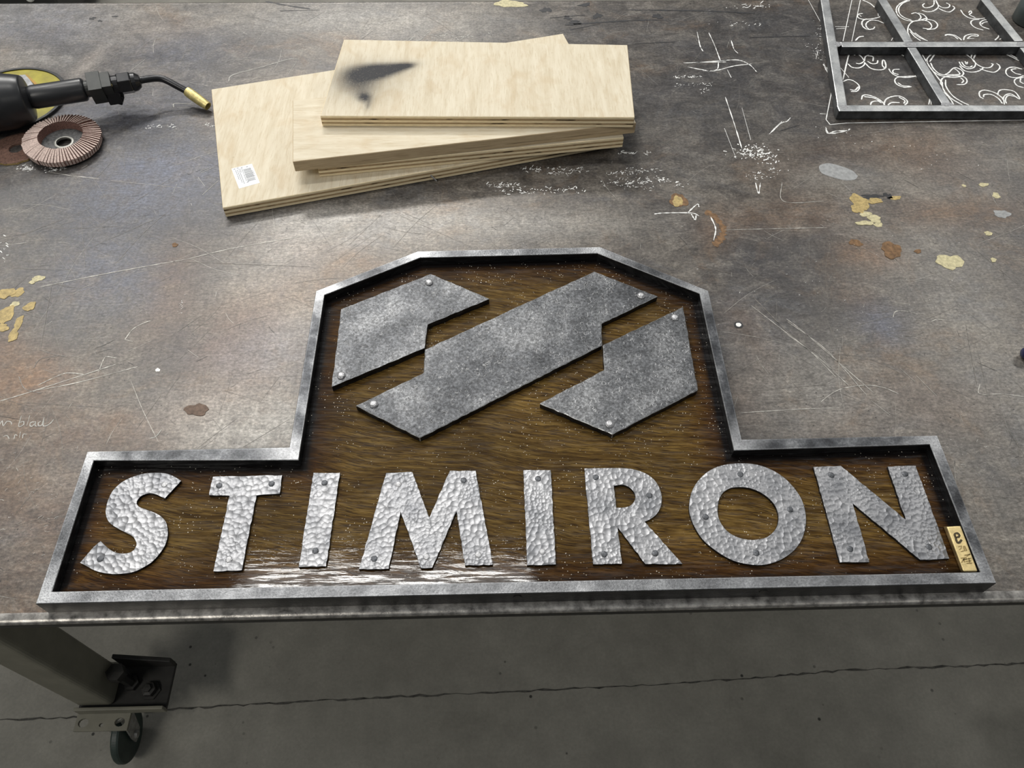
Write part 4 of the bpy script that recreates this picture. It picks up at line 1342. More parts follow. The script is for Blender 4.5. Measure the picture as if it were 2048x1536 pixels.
def rivet(mesh, parent, x, y, z, rz):
    o = bpy.data.objects.new('rivet', mesh)
    COL.objects.link(o)
    o.parent = parent
    o.location = Vector((x, y, z)) - world_loc(parent)
    o.rotation_euler = (0, 0, rz)
    return o


def plate(pts, seed, label, rivs):
    bm = bmesh.new()
    bm_poly(bm, [rough_edge(pts, 0.006, 0.0005, seed)], WD, PL, 0, 1)
    o = obj('emblem_plate', bm, [M_EMB, M_FRS, M_EDGEB], sign, bevel=0.0008, segs=1)
    o.modifiers['bevel'].material = 2
    o['label'] = label
    for i, p in enumerate(rivs):
        rivet(RB[i % 3], o, p[0], p[1], PL - .0003, seed + i)
    return o


plate([(-0.2202,0.6518),(-0.1075,0.7113),(-0.0298,0.6659),(-0.1081,0.6244),(-0.1108,0.5865),(-0.2191,0.5301)], 1, 'left grey steel emblem plate', [(-0.1092,0.6956),(-0.2094,0.5463)])
plate([(-0.1102,0.5847),(0.1115,0.7127),(0.1911,0.6666),(0.1127,0.6219),(0.1103,0.5871),(-0.1112,0.4569),(-0.1884,0.5027),(-0.1104,0.5487)], 2, 'long slanted middle steel emblem plate', [(-0.1671,0.5035),(0.1686,0.6675)])
plate([(0.1111,0.5871),(0.2212,0.6482),(0.2188,0.5170),(0.1100,0.4568),(0.0279,0.5015),(0.1094,0.5491)], 3, 'right grey steel emblem plate', [(0.2077,0.6294),(0.1078,0.4705)])

# letters
LETTERS = [
    ('S', [[(-0.3731,0.4104),(-0.3796,0.4146),(-0.3904,0.4196),(-0.4037,0.4212),(-0.4164,0.4201),(-0.4283,0.4162),(-0.4379,0.4100),(-0.4443,0.4011),(-0.4466,0.3923),(-0.4469,0.3817),(-0.4453,0.3730),(-0.4406,0.3643),(-0.4335,0.3582),(-0.4244,0.3530),(-0.4156,0.3486),(-0.4093,0.3451),(-0.4050,0.3401),(-0.4030,0.3351),(-0.4040,0.3302),(-0.4077,0.3271),(-0.4143,0.3261),(-0.4222,0.3274),(-0.4291,0.3308),(-0.4348,0.3350),(-0.4417,0.3406),(-0.4468,0.3344),(-0.4508,0.3272),(-0.4561,0.3169),(-0.4491,0.3136),(-0.4395,0.3086),(-0.4297,0.3056),(-0.4189,0.3039),(-0.4086,0.3043),(-0.3986,0.3058),(-0.3893,0.3107),(-0.3818,0.3169),(-0.3764,0.3256),(-0.3731,0.3345),(-0.3727,0.3443),(-0.3746,0.3527),(-0.3786,0.3613),(-0.3847,0.3674),(-0.3920,0.3718),(-0.4023,0.3759),(-0.4111,0.3795),(-0.4148,0.3831),(-0.4153,0.3872),(-0.4127,0.3924),(-0.4078,0.3950),(-0.4024,0.3958),(-0.3956,0.3938),(-0.3884,0.3901),(-0.3858,0.3892)]],
     [(-0.3905,0.4059),(-0.4362,0.3208)], 'LD'),
    ('T', [[(-0.3391,0.4148),(-0.2626,0.4151),(-0.2620,0.3922),(-0.2870,0.3906),(-0.2879,0.3052),(-0.3170,0.3046),(-0.3164,0.3909),(-0.3389,0.3921)]], [(-0.3300,0.4035),(-0.2727,0.4047),(-0.3036,0.3170)], 'DDL'),
    ('I', [[(-0.2284,0.4175),(-0.1987,0.4169),(-0.2018,0.3073),(-0.2301,0.3071)]], [(-0.2144,0.4044),(-0.2149,0.3247)], 'DD'),
    ('M', [[(-0.1474,0.4156),(-0.1181,0.4161),(-0.0974,0.3600),(-0.0763,0.4168),(-0.0474,0.4162),(-0.0294,0.3054),(-0.0582,0.3051),(-0.0682,0.3666),(-0.0921,0.3034),(-0.1036,0.3032),(-0.1284,0.3675),(-0.1369,0.3034),(-0.1677,0.3035)]], [(-0.1327,0.4010),(-0.0608,0.4043),(-0.1528,0.3147),(-0.0986,0.3154),(-0.0443,0.3163)], 'LDDLL'),
    ('I', [[(0.0060,0.4157),(0.0366,0.4151),(0.0360,0.3043),(0.0062,0.3040)]], [(0.0221,0.4047),(0.0228,0.3186)], 'DL'),
    ('R', [[(0.0747,0.4165),(0.0965,0.4165),(0.1163,0.4161),(0.1319,0.4137),(0.1450,0.4072),(0.1535,0.3971),(0.1570,0.3829),(0.1552,0.3702),(0.1494,0.3598),(0.1419,0.3537),(0.1344,0.3502),(0.1678,0.3018),(0.1293,0.3026),(0.1047,0.3443),(0.1046,0.3032),(0.0747,0.3035)],
           [(0.1057,0.3942),(0.1160,0.3951),(0.1234,0.3912),(0.1275,0.3846),(0.1277,0.3782),(0.1240,0.3719),(0.1188,0.3684),(0.1120,0.3673),(0.1056,0.3674)]], [(0.0866,0.4051),(0.1436,0.3815),(0.0872,0.3144),(0.1410,0.3140)], 'DDDD'),
    ('O', [[(0.1851,0.3669),(0.1902,0.3833),(0.1990,0.3968),(0.2115,0.4084),(0.2253,0.4157),(0.2415,0.4191),(0.2552,0.4194),(0.2703,0.4174),(0.2844,0.4112),(0.2966,0.4012),(0.3051,0.3882),(0.3107,0.3724),(0.3105,0.3540),(0.3065,0.3401),(0.2995,0.3266),(0.2894,0.3152),(0.2775,0.3070),(0.2655,0.3016),(0.2505,0.2986),(0.2365,0.2998),(0.2229,0.3035),(0.2116,0.3103),(0.2015,0.3191),(0.1932,0.3289),(0.1873,0.3427),(0.1846,0.3568)],
           [(0.2156,0.3622),(0.2194,0.3744),(0.2262,0.3836),(0.2356,0.3886),(0.2472,0.3894),(0.2564,0.3878),(0.2667,0.3827),(0.2753,0.3742),(0.2798,0.3648),(0.2804,0.3537),(0.2767,0.3428),(0.2703,0.3350),(0.2617,0.3293),(0.2512,0.3270),(0.2421,0.3272),(0.2317,0.3300),(0.2228,0.3360),(0.2171,0.3450),(0.2151,0.3541)]], [(0.2491,0.4054),(0.2012,0.3544),(0.2948,0.3611),(0.2475,0.3120)], 'DDDD'),
    ('N', [[(0.3337,0.4130),(0.3651,0.4139),(0.4178,0.3463),(0.4182,0.4117),(0.4503,0.4121),(0.4493,0.3013),(0.4183,0.3006),(0.3654,0.3671),(0.3638,0.2994),(0.3329,0.2997)]], [(0.3512,0.4022),(0.4349,0.4019),(0.3477,0.3143),(0.4323,0.3149)], 'DDDD'),
]
seen = 0
for li, (chx, loops, rivs, kinds) in enumerate(LETTERS):
    lp = []
    for l in loops:
        if chx in 'SRO':
            l = closed_smooth(l, 34, 3)
        lp.append(rough_edge(l, 0.0042, 0.00045, li + 3))
    bm = bmesh.new()
    bm_poly(bm, lp, WD, LT, 0, 1)
    lab = 'hammered bright metal letter ' + chx
    if chx == 'I':
        seen += 1
        lab += (', beside the T' if seen == 1 else ', beside the R')
    o = obj('letter', bm, [M_HAM, M_FRS], sign, bevel=0.0006, segs=1)
    o['label'] = lab
    for i, p in enumerate(rivs):
        rivet((RD if kinds[i] == 'D' else RL)[i % 3], o, p[0], p[1], LT - .0002, i + li)

# brass maker's block in the lower right corner
bm = bmesh.new()
tp = [(0.4535,0.3335),(0.4692,0.3342),(0.4685,0.2838),(0.4531,0.2835)]
TLb = [(0.4576,0.3393)][0]
BLb = [(0.4582,0.2874)][0]
bt = [TLb, (tp[1][0] + .0006, tp[1][1] + .0006), (tp[2][0] + .0006, tp[2][1] - .0006), BLb]
vt = [bm.verts.new((p[0], p[1], 0.8505)) for p in tp]
vb = [bm.verts.new((p[0], p[1], WD)) for p in bt]
bm.faces.new(vt)
bm.faces.new(list(reversed(vb)))
for i in range(4):
    j = (i + 1) % 4
    bm.faces.new((vb[i], vb[j], vt[j], vt[i]))
bmesh.ops.recalc_face_normals(bm, faces=bm.faces)
block = obj('brass_block', bm, M_BRASS, sign, bevel=0.0012, segs=3)
block['label'] = 'small brass block engraved with marks'
bm = bmesh.new()
for st in [[(0.4588,0.3207),(0.4625,0.3217),(0.4636,0.3242),(0.4614,0.3257),(0.4589,0.3243),(0.4585,0.3202),(0.4583,0.3158),(0.4603,0.3151),(0.4630,0.3171),(0.4640,0.3183)]]:
    bm_ribbon(bm, spline(st, 6), 0.0021, 0.8508, 0, 2, False, 0.25)
for st in [[(0.4578,0.3105),(0.4614,0.3113),(0.4596,0.3079),(0.4572,0.3074)],
 [(0.4585,0.3050),(0.4628,0.3061),(0.4636,0.3113)],
 [(0.4647,0.3113),(0.4650,0.3060),(0.4632,0.3058)],
 [(0.4559,0.2979),(0.4621,0.2984)],
 [(0.4568,0.2959),(0.4615,0.2967)],
 [(0.4547,0.2931),(0.4596,0.2976)],
 [(0.4609,0.3010),(0.4668,0.3020)],
 [(0.4627,0.2998),(0.4674,0.3023)],
 [(0.4599,0.2967),(0.4662,0.2974)],
 [(0.4596,0.2944),(0.4657,0.2949)],
 [(0.4598,0.2922),(0.4657,0.2924)],
 [(0.4642,0.2980),(0.4634,0.2929)],
 [(0.4586,0.2976),(0.4582,0.2936)]]:
    bm_ribbon(bm, st, 0.0008, 0.8508, 1, 2, False, 0.2)
obj('engraving', bm, [M_BRASSD, M_BRASSE], block)


# ------------------------------------------------------------------ plywood boards
def board(name, pts, z0, z1, faces, label, wob=0.0, spot=None, edge=None):
    """pts: four top corners in order (front left, front right, back right, back left)"""
    fl_, fr_, br_, bl_ = [Vector(p[:2]) for p in pts]
    c = (fl_ + fr_ + br_ + bl_) / 4
    bm = bmesh.new()
    nx_, ny_ = 70, 30
    lay_ = bm.verts.layers.float_color.new('soot')

    def P(u, v):
        p = (fl_.lerp(fr_, u)).lerp(bl_.lerp(br_, u), v)
        return p
    gt, gb = [], []
    for j in range(ny_ + 1):
        rt, rb = [], []
        for i in range(nx_ + 1):
            u, v = i / nx_, j / ny_
            p = P(u, v)
            dz = wob * math.sin(u * math.pi) * (1 - 0.3 * v)
            a = bm.verts.new((p.x, p.y, z1 + dz))
            s = 0.0
            if spot:
                for (sx_, sy_, rx_, ry_, an, st_) in spot:
                    dx, dy = p.x - sx_, p.y - sy_
                    ca, sa = math.cos(an), math.sin(an)
                    uu, vv = (dx * ca + dy * sa) / rx_, (-dx * sa + dy * ca) / ry_
                    s = 1 - (1 - s) * (1 - st_ * math.exp(-(uu * uu + vv * vv)))
            a[lay_] = (s, 0, 0, 1)
            b = bm.verts.new((p.x, p.y, z0 + dz))
            rt.append(a)
            rb.append(b)
        gt.append(rt)
        gb.append(rb)
    for j in range(ny_):
        for i in range(nx_):
            bm.faces.new((gt[j][i], gt[j][i + 1], gt[j + 1][i + 1], gt[j + 1][i])).material_index = 0
            bm.faces.new((gb[j][i], gb[j + 1][i], gb[j + 1][i + 1], gb[j][i + 1])).material_index = 0
    for i in range(nx_):
        bm.faces.new((gb[0][i], gb[0][i + 1], gt[0][i + 1], gt[0][i])).material_index = 1
        bm.faces.new((gb[ny_][i + 1], gb[ny_][i], gt[ny_][i], gt[ny_][i + 1])).material_index = 1
    for j in range(ny_):
        bm.faces.new((gb[j + 1][0], gb[j][0], gt[j][0], gt[j + 1][0])).material_index = 1
        bm.faces.new((gb[j][nx_], gb[j + 1][nx_], gt[j + 1][nx_], gt[j][nx_])).material_index = 1
    o = obj(name, bm, [faces, edge or M_EDGE], loc=(c.x, c.y, z0), bevel=0.0008, segs=1)
    tag(o, label, 'plywood', 'loose plywood boards stacked on the table')
    return o


T = 0.018
zA = TT + 0.0008
GAP = 0.0003
fA, bA = [(-0.4097,0.8489),(-0.0413,0.9449)], [(-0.4820,1.1344),(0.1071,1.2934)]
# board A: the front edge keeps its direction and reaches the depth of the visible back right corner
dA = (Vector(fA[1]) - Vector(fA[0])).normalized()
brA = Vector(bA[1])
rightA = Vector(fA[0]) + dA * ((brA - Vector(fA[0])).dot(dA) - 0.004)
boardA = board('plywood_board', [fA[0], rightA, brA, bA[0]], zA, zA + T, M_PLYY, 'lowest and largest plywood board of the stack, with a white barcode sticker')
zB = zA + T + GAP
fB = [(-0.2787,0.9126),(0.1786,0.9757)]
nB = Vector((-(fB[1][1] - fB[0][1]), fB[1][0] - fB[0][0])).normalized()
board('plywood_board', [fB[0], fB[1], Vector(fB[1]) + nB * .17, Vector(fB[0]) + nB * .17], zB, zB + T, M_PLYX, 'mostly hidden plywood board, second from the bottom of the stack')
zC = zB + T + GAP
fC = [(-0.3094,0.9031),(0.1032,0.9706),(-0.3295,1.0495)]
dC = Vector(fC[1]) - Vector(fC[0])
frC = Vector(fC[0]) + dC * (0.512 / dC.length)
lC = Vector(fC[2]) - Vector(fC[0])
board('plywood_board', [fC[0], frC, frC + lC, fC[2]], zC, zC + T, M_PLYX, 'plywood board with a plain solid front edge, directly under the sooty top board', edge=M_EDGES)
zD = zC + T + GAP
qD = [(-0.2760,0.9837),(0.1896,0.9744),(0.2003,1.1653),(-0.2611,1.1860)]
sp_ = [[(-0.1858,1.1009)][0] + (.034, .015, .22, .97), [(-0.1673,1.1078)][0] + (.026, .010, .32, .95), [(-0.2066,1.1029)][0] + (.034, .016, .1, .92), [(-0.2017,1.0834)][0] + (.030, .012, .3, .85), [(-0.2360,1.0868)][0] + (.020, .020, 0, .65), [(-0.2147,1.0286)][0] + (.012, .016, .5, .97), [(-0.2074,1.0078)][0] + (.006, .014, 0, .6), [(-0.2213,1.0750)][0] + (.075, .060, 0, .42), [(-0.2344,1.0694)][0] + (.040, .040, 0, .42), [(-0.2216,1.0578)][0] + (.024, .022, 0, .45), [(-0.1536,1.1094)][0] + (.014, .007, .3, .75)]
board('plywood_board', qD, zD, zD + T, M_PLYS, 'topmost plywood board of the stack, with a black soot smudge at its left', spot=sp_)

# barcode sticker and nail on the lowest board
zs = zA + T
bm = bmesh.new()
stk = [(-0.4128,0.9341),(-0.3842,0.9451),(-0.3654,0.9019),(-0.3936,0.8895)]
bm_poly(bm, [stk], zs, zs + 0.0002)
stc = obj('barcode_sticker', bm, M_WHITE, boardA)
stc['label'] = 'white paper sticker with a grey barcode'
a, b, c, d = [Vector(p) for p in stk]


def SP(u, v):
    return tuple(a.lerp(b, u).lerp(d.lerp(c, u), v))


bm = bmesh.new()
rnd = random.Random(3)
v = 0.16
while v < 0.80:
    w = rnd.choice((0.006, 0.010, 0.016, 0.024))
    bm_poly(bm, [[SP(.50, v), SP(.93 - (0.06 if rnd.random() < .7 else 0), v), SP(.93 - (0.06 if rnd.random() < .7 else 0), v + w), SP(.50, v + w)]], zs + .0002, zs + .0003)
    v += w + rnd.choice((0.008, 0.012, 0.018))
for u, v0, v1 in ((.44, .10, .38), (.44, .42, .74), (.30, .10, .85), (.22, .12, .78), (.14, .12, .60), (.36, .10, .30)):
    v = v0
    while v < v1:
        w = rnd.uniform(.03, .09)
        bm_poly(bm, [[SP(u, v), SP(u + .035, v), SP(u + .035, min(v1, v + w)), SP(u, min(v1, v + w))]], zs + .0002, zs + .0003)
        v += w + .015
for u, v in ((.08, .04), (.24, .03), (.43, .05), (.68, .07), (.44, .80)):
    bm_poly(bm, [[SP(u, v), SP(u + .09, v), SP(u + .09, v + .035), SP(u, v + .035)]], zs + .0002, zs + .0003)
obj('barcode_print', bm, M_PRINT, stc)
n0 = [(-0.1138,0.9228)][0]
n1 = [(-0.1075,0.9209)][0]
bm = bmesh.new()
bm_tube(bm, [(n0[0] - (n1[0] - n0[0]) * .3, n0[1] - (n1[1] - n0[1]) * .3, TT + .012), (n1[0], n1[1], TT + .003)], 0.0011, 8)
obj('nail', bm, M_RIVL, boardA)['label'] = 'bent nail sticking out of the front edge'

# ------------------------------------------------------------------ torch
tpts = {'a': [(-0.7819,1.0569)][0] + (.8725,), 'e': [(-0.7394,1.0666)][0] + (.8725,), 'h': [(-0.7120,1.0812)][0] + (.872,), 'v': [(-0.6435,1.1018)][0] + (.870,), 'n': [(-0.6050,1.1164)][0] + (.868,)}
A0, A1 = Vector(tpts['h']), Vector(tpts['n'])
ax_ = (A1 - A0).normalized()


def along(d):
    return A0 + ax_ * d


torch = empty('welding_torch', (A0.x, A0.y, TT), 'black hand torch with a bent neck and brass tip, lying left of the plywood', 'torch')
dE = (Vector(tpts['e']) - A0).dot(ax_)
bm = bmesh.new()
bm_lathe(bm, along(dE - 0.20), ax_, [(0, .036), (.004, .0415), (.166, .0415), (.171, .0408), (.175, .0395), (.186, .0368), (.195, .0342), (.1972, .0327), (.1976, .030), (.2009, .016)], 48)
obj('body', bm, M_BLACKP, torch, smooth=True)
bm = bmesh.new()
dV = (Vector(tpts['v']) - A0).dot(ax_)
bm_lathe(bm, along(dE - .002), ax_, [(0, .014), (.004, .0165), (.008, .0175), (dV - dE - .022, .0175), (dV - dE - .020, .0165), (dV - dE - .018, .0135)], 36)
obj('handle', bm, M_BLACKP, torch, smooth=True)
q = ax_.to_track_quat('X', 'Z').to_matrix()
bm = bmesh.new()
bm_lathe(bm, along(dV - .022), ax_, [(0, .0125), (.010, .0125), (.010, .012)], 20)
bm_box(bm, along(dV - .004), (.020, .034, .034), rot=q @ Matrix.Rotation(R(20), 3, 'X'))
bm_box(bm, along(dV + .012), (.016, .028, .032), rot=q @ Matrix.Rotation(R(20), 3, 'X'))
obj('valve_block', bm, M_GUN, torch, bevel=0.002)
bm = bmesh.new()
bm_box(bm, along(dV + .014) + Vector((0.002, -.003, -.016)), (.020, .018, .022), rot=q)
bm_box(bm, along(dV + .022) + Vector((0, -.003, -.022)), (.012, .014, .016), rot=q @ Matrix.Rotation(R(30), 3, 'Y'))
obj('trigger', bm, M_BLACKM, torch, bevel=0.002)
dN = (Vector(tpts['n']) - A0).dot(ax_)
bm = bmesh.new()
bm_lathe(bm, along(dV + .018), ax_, [(0, .0125), (.003, .0140), (.014, .0140), (.016, .0125), (dN - dV - .030, .0120)], 24)
pb = along(dV + .024) + Vector((-.002, -.011, .006))
bm_lathe(bm, pb, (-.3, -.7, .55), [(0, .0035), (.004, .0035), (.005, .002)], 10, 1)
obj('collar', bm, [M_BLACKM, M_TIP], torch, smooth=False)
bm = bmesh.new()
bm_lathe(bm, along(dN - .013), ax_, [(0, .0150), (.002, .0168), (.019, .0168), (.021, .0155)], 6, phase=.3)
bm_lathe(bm, along(dN + .008), ax_, [(0, .0145), (.006, .0138), (.012, .0095), (.013, .006)], 24)
obj('nut', bm, M_BLACKM, torch, bevel=0.0008)
neck = [along(dN + .016)]
for p, z in (([(-0.5839,1.1273)][0], .866), ([(-0.5697,1.1328)][0], .865), ([(-0.5591,1.1358)][0], .863), ([(-0.5495,1.1347)][0], .860), ([(-0.5352,1.1299)][0], .854), ([(-0.5172,1.1239)][0], .846)):
    neck.append(Vector((p[0], p[1], z)))
cur = []
for i in range(len(neck) - 1):
    p0 = neck[max(0, i - 1)]
    p1, p2 = neck[i], neck[i + 1]
    p3 = neck[min(len(neck) - 1, i + 2)]
    for s in range(6):
        t = s / 6
        cur.append(0.5 * ((2 * p1) + (p2 - p0) * t + (2 * p0 - 5 * p1 + 4 * p2 - p3) * t * t + (3 * p1 - p0 - 3 * p2 + p3) * t ** 3))
cur.append(neck[-1])
bm = bmesh.new()
bm_tube(bm, cur, 0.0054, 18)
obj('neck_tube', bm, M_BLACKM, torch, smooth=True)
t1 = [(-0.4826,1.1011)][0]
tipv = Vector((t1[0], t1[1], .8335)) - neck[-1]
L = tipv.length
bm = bmesh.new()
bm_lathe(bm, neck[-1] - tipv.normalized() * .002, tipv, [(0, .0056), (.0005, .0078), (.010, .0083), (L * .6, .0080), (L - .004, .0072), (L, .0068), (L, .0052), (L - .010, .0050)], 24, caps=False)
bm_lathe(bm, neck[-1] + tipv.normalized() * (L - .012), tipv, [(0, .0050), (.0005, .0050)], 24, 1)
tp_ = obj('brass_tip', bm, [M_TIP, M_TAR], torch, smooth=False)
tp_['label'] = 'hollow brass tip'

# ------------------------------------------------------------------ discs on the left
yc = [(-0.8162,1.1337)][0]
yd = empty('grinding_disc', (yc[0], yc[1], TT), 'large yellow-faced disc with a black rim under the black torch', 'disc')
bm = bmesh.new()
bm_lathe(bm, (yc[0], yc[1], TT), (0, 0, 1), [(0, .088), (.0003, .089), (.0046, .089), (.005, .0885), (.005, .0840), (.003, .0838)], 80)
obj('rim', bm, M_BLACKP, yd)
bm = bmesh.new()
bm_lathe(bm, (yc[0], yc[1], TT + .003), (0, 0, 1), [(0, .0835), (.0004, .0835)], 80)
fc = obj('face', bm, M_YEL, yd)
bm = bmesh.new()
Z3 = TT + .0034
bm_poly(bm, [[(-0.8238,1.2016),(-0.8145,1.2026),(-0.7897,1.1745),(-0.7844,1.1584),(-0.7932,1.1565),(-0.8146,1.1850)]], Z3, Z3 + .0003, 0, 0)
bm_poly(bm, [[(-0.8146,1.2047),(-0.8112,1.2036),(-0.7856,1.1765),(-0.7866,1.1725),(-0.7905,1.1735)]], Z3, Z3 + .0003, 1, 1)
obj('printed_label', bm, [M_SILV, M_ORG], fc)

rc = [(-0.7636,1.0079)][0]
bm = bmesh.new()
rnd = random.Random(21)
outer = []
for i in range(72):
    a = 2 * math.pi * i / 72
    r = .0375 + rnd.uniform(-.0009, .0009)
    outer.append((rc[0] + r * math.cos(a), rc[1] + r * math.sin(a)))
hole = [(rc[0] + .0111 * math.cos(2 * math.pi * i / 32), rc[1] + .0111 * math.sin(2 * math.pi * i / 32)) for i in range(32)]
bm_poly(bm, [outer, hole], TT, TT + .0028, 0, 1, 0)
cd = obj('cutting_disc', bm, [M_CUT, M_CUTE], loc=(rc[0], rc[1], TT))
tag(cd, 'small worn rust-brown cutting disc with a ragged edge, partly under the flap disc', 'disc')

fcn = Vector([(-0.6916,1.0171)][0] + (TT,)) + Vector((.002, -.003, 0))
flap = empty('flap_disc', fcn, 'reddish brown flap sanding disc lying beside the black torch', 'disc')
flap.rotation_euler = (R(1.0), R(3.2), 0)
flap.location.z = TT + .0036


def local(bm_):
    return bm_


def lobj(name, bm, mats, parent, **kw):
    me = bpy.data.meshes.new(name)
    bm.normal_update()
    bm.to_mesh(me)
    bm.free()
    for m in (mats if isinstance(mats, (list, tuple)) else [mats]):
        me.materials.append(m)
    o = bpy.data.objects.new(name, me)
    COL.objects.link(o)
    o.parent = parent
    return o


bm = bmesh.new()
n = 56
prof = [(.0112, .0018), (.0112, .0045), (.018, .0050), (.034, .0050), (.052, .0035), (.0535, .0012), (.052, .0002), (.018, .0002)]
rings = [[bm.verts.new((r * math.cos(2 * math.pi * i / n), r * math.sin(2 * math.pi * i / n), z)) for i in range(n)] for r, z in prof]
for a, b in zip(rings, rings[1:] + rings[:1]):
    for i in range(n):
        j = (i + 1) % n
        bm.faces.new((a[i], a[j], b[j], b[i]))
bmesh.ops.recalc_face_normals(bm, faces=bm.faces)
lobj('backing_plate', bm, M_BACK, flap)
bm = bmesh.new()
prof = [(.0111, .0030), (.0111, .0058), (.0122, .0060), (.0142, .0056), (.0150, .0048)]
rings = [[bm.verts.new((r * math.cos(2 * math.pi * i / n), r * math.sin(2 * math.pi * i / n), z)) for i in range(n)] for r, z in prof]
for a, b in zip(rings[:-1], rings[1:]):
    for i in range(n):
        j = (i + 1) % n
        bm.faces.new((a[i], b[i], b[j], a[j]))
lobj('arbor_ring', bm, M_RIM, flap)
bm = bmesh.new()
rnd = random.Random(8)
NF = 72
for i in range(NF):
    a0 = 2 * math.pi * i / NF
    r0, r1 = .0325, .0575 + rnd.uniform(-.0008, .0004)
    wd_ = 2 * math.pi / NF
    jz = rnd.uniform(-.0005, .0005)
    # each flap leans over the next one: low leading edge, high trailing edge with a frayed rim
    def pt(r, da, z):
        return bm.verts.new((r * math.cos(a0 + da), r * math.sin(a0 + da), z))
    zi, zo = .0195 + jz, .0135 + jz
    zm = (zi + zo) / 2 + .0007
    rm_ = (r0 + r1) / 2
    f0, f1 = .66 * wd_, wd_

    def col(da, dz, ro):
        return [pt(r0, da, .0045), pt(r0, da, zi - dz), pt(rm_, da, zm - dz), pt(r1 + ro, da, zo - dz), pt(r1 - .0012, da, .0035)]
    # a pale worn face, a dark reddish step and the slit before the next flap
    cA, cB, cC, cD = col(0, 0, 0), col(f0, .0009, -.0003), col(f0, .0030, -.0010), col(f1, .0030, -.0010)
    for ca_, cb_, mi_ in ((cA, cB, 1), (cB, cC, 0), (cC, cD, 0)):
        for k_ in range(4):
            f_ = bm.faces.new((ca_[k_], ca_[k_ + 1], cb_[k_ + 1], cb_[k_]))
            f_.material_index = mi_ if k_ in (1, 2) or mi_ == 0 else (1 if k_ == 3 else 0)
    cE = col(f1, 0, 0)
    for k_ in range(4):
        bm.faces.new((cD[k_], cD[k_ + 1], cE[k_ + 1], cE[k_])).material_index = 0
lobj('abrasive_flaps', bm, [M_FLAP, M_FLAPE], flap)

# ------------------------------------------------------------------ welded steel grid frame, upper right
gz0, gz1 = TT + .0005, TT + .0165
gr0 = [(0.5453,1.0699)][0]
grid = empty('steel_grid_frame', (gr0[0], gr0[1], TT), 'welded square-tube steel grid frame lying over chalk scrolls, right rear of the table', 'frame')


def bar(name, p, q, w, ext0=0.0, ext1=0.0, z1=gz1):
    p, q = Vector(p[:2]), Vector(q[:2])
    d = (q - p).normalized()
    s = Vector((-d.y, d.x)) * (w / 2)
    p, q = p - d * ext0, q + d * ext1
    bm = bmesh.new()
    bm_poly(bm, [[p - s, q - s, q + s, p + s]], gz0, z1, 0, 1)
    return obj(name, bm, [M_TUBE, M_TUBESIDE], grid, bevel=0.0016, segs=2)


GZ = TT + .0165
w_ = 0.0165
botL, botR = [(0.5481,1.0740)][0], [(0.8489,1.0701)][0]
rd = (Vector(botR) - Vector(botL)).normalized()
botR = Vector(botL) + rd * 0.62
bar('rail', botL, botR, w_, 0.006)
midL, midR = [(0.5891,1.2582)][0], [(0.9099,1.2556)][0]
midR = Vector(midL) + (Vector(midR) - Vector(midL)).normalized() * 0.56


def xon(p, q, x):
    t = (x - p[0]) / (q[0] - p[0])
    return (x, p[1] + (q[1] - p[1]) * t)


sl0, sl1 = [(0.5509,1.0779)][0], [(0.6083,1.4059)][0]
sl1 = Vector(sl0) + (Vector(sl1) - Vector(sl0)) * 1.02
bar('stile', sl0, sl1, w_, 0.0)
sm0, sm1 = [(0.7250,1.0856)][0], [(0.7176,1.4049)][0]
smc = [(0.7212,1.2566)][0]
# middle stile in two pieces, welded to both rails
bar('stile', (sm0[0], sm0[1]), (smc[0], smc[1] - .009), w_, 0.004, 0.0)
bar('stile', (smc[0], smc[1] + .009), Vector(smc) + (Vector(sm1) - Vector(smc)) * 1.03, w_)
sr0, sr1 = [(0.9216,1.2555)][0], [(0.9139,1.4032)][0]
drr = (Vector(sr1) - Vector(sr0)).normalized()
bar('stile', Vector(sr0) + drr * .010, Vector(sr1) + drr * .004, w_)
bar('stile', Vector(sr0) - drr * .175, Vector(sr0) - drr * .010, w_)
bar('rail', midL, midR, w_, -0.009)
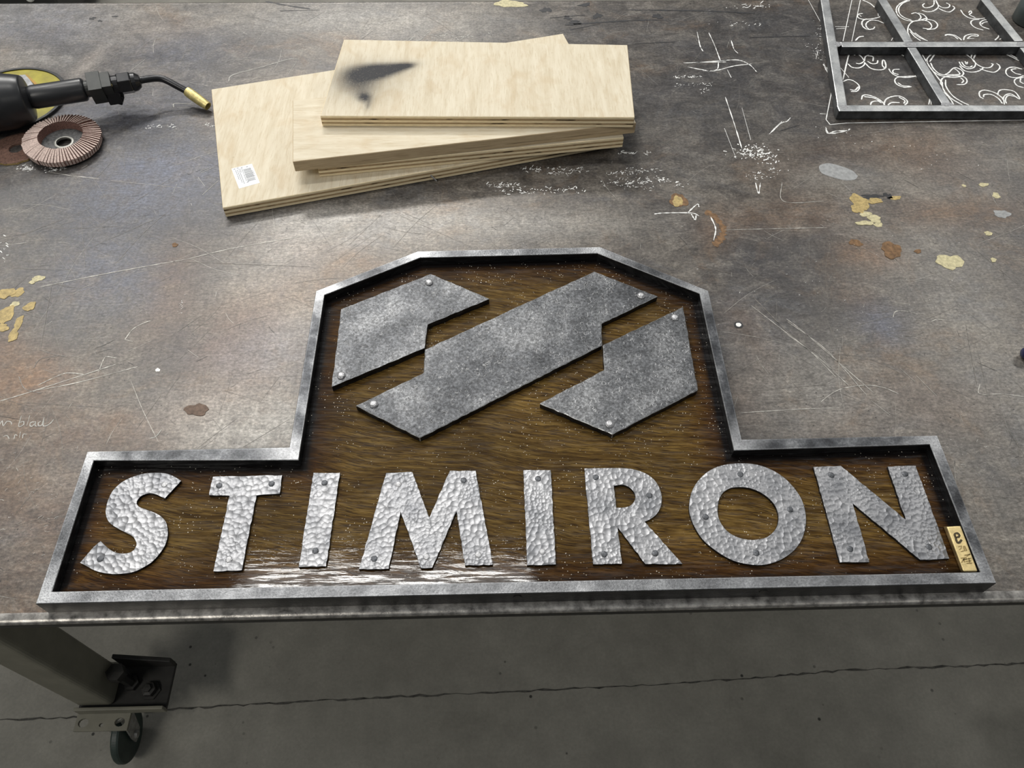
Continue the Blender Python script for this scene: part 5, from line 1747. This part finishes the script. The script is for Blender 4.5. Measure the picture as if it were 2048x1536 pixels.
# ground weld seams
bm = bmesh.new()
for p, rx_, ry_ in ((smc, .014, .008), (Vector(sm0) + Vector((0, -.004)), .012, .006), (sr0, .013, .007), (Vector(midL) + Vector((.004, 0)), .008, .009), (Vector(sl0) + Vector((.002, -.002)), .008, .008)):
    bm = bmesh.new()
    bm_blob(bm, p, rx_ * .8, ry_ * .8, gz1 - .0002, 0, int(p[0] * 1000), .2, h=.0005)
    obj('weld_seam', bm, M_RIVL, grid)

# ------------------------------------------------------------------ things cut by the right edge and beyond the table
c0 = [(0.6446,0.5756)][0]
bm = bmesh.new()
bm_lathe(bm, (c0[0], c0[1], TT + .0085), (1, -.12, 0), [(0, .003), (.001, .0055), (.004, .0075), (.009, .0085), (.11, .0085), (.111, .006), (.135, .006), (.136, .004)], 24)
tg = obj('marker_pen', bm, M_NAVY, loc=(c0[0] + .06, c0[1], TT), smooth=True)
tag(tg, 'shiny navy blue rounded tip poking in at the right edge of the table', 'pen')
c1 = [(0.9555,1.3579)][0]
can = empty('canister', (c1[0] + .034, c1[1], TT), 'grey-green round canister at the far right corner of the table', 'canister')
bm = bmesh.new()
bm_lathe(bm, (c1[0] + .034, c1[1], TT), (0, 0, 1), [(0, .030), (.002, .033), (.040, .033), (.046, .030), (.048, .024)], 40)
obj('body', bm, M_TEAL, can, smooth=True)
bm = bmesh.new()
bm_lathe(bm, (c1[0] + .034, c1[1], TT + .048), (0, 0, 1), [(0, .022), (.001, .024), (.010, .024), (.012, .021)], 40)
obj('lid', bm, M_PALE, can, smooth=False)

mb = empty('floor_machine', (-1.95, 2.85, 0), 'dark low machine base on the floor beyond the far left table edge', 'machine')
bm = bmesh.new()
bm_box(bm, (-2.02, 2.90, .22), (.98, .50, .34))
bm_box(bm, (-2.15, 2.95, .46), (.55, .36, .16))
obj('housing', bm, M_DARKB, mb, bevel=.03, segs=3)
for sx_ in (-2.4, -1.7):
    for sy_ in (2.75, 3.05):
        bm = bmesh.new()
        bm_lathe(bm, (sx_ - .02, sy_, .05), (1, 0, 0), [(0, .035), (.004, .05), (.036, .05), (.04, .035)], 24)
        obj('wheel', bm, M_DARKB, mb)
bm = bmesh.new()
bm_lathe(bm, (-1.60, 2.655, .19), (0, -1, .2), [(0, .013), (.012, .013), (.020, .010), (.024, .005)], 20)
obj('knob', bm, M_PALE, mb)['label'] = 'pale round knob'
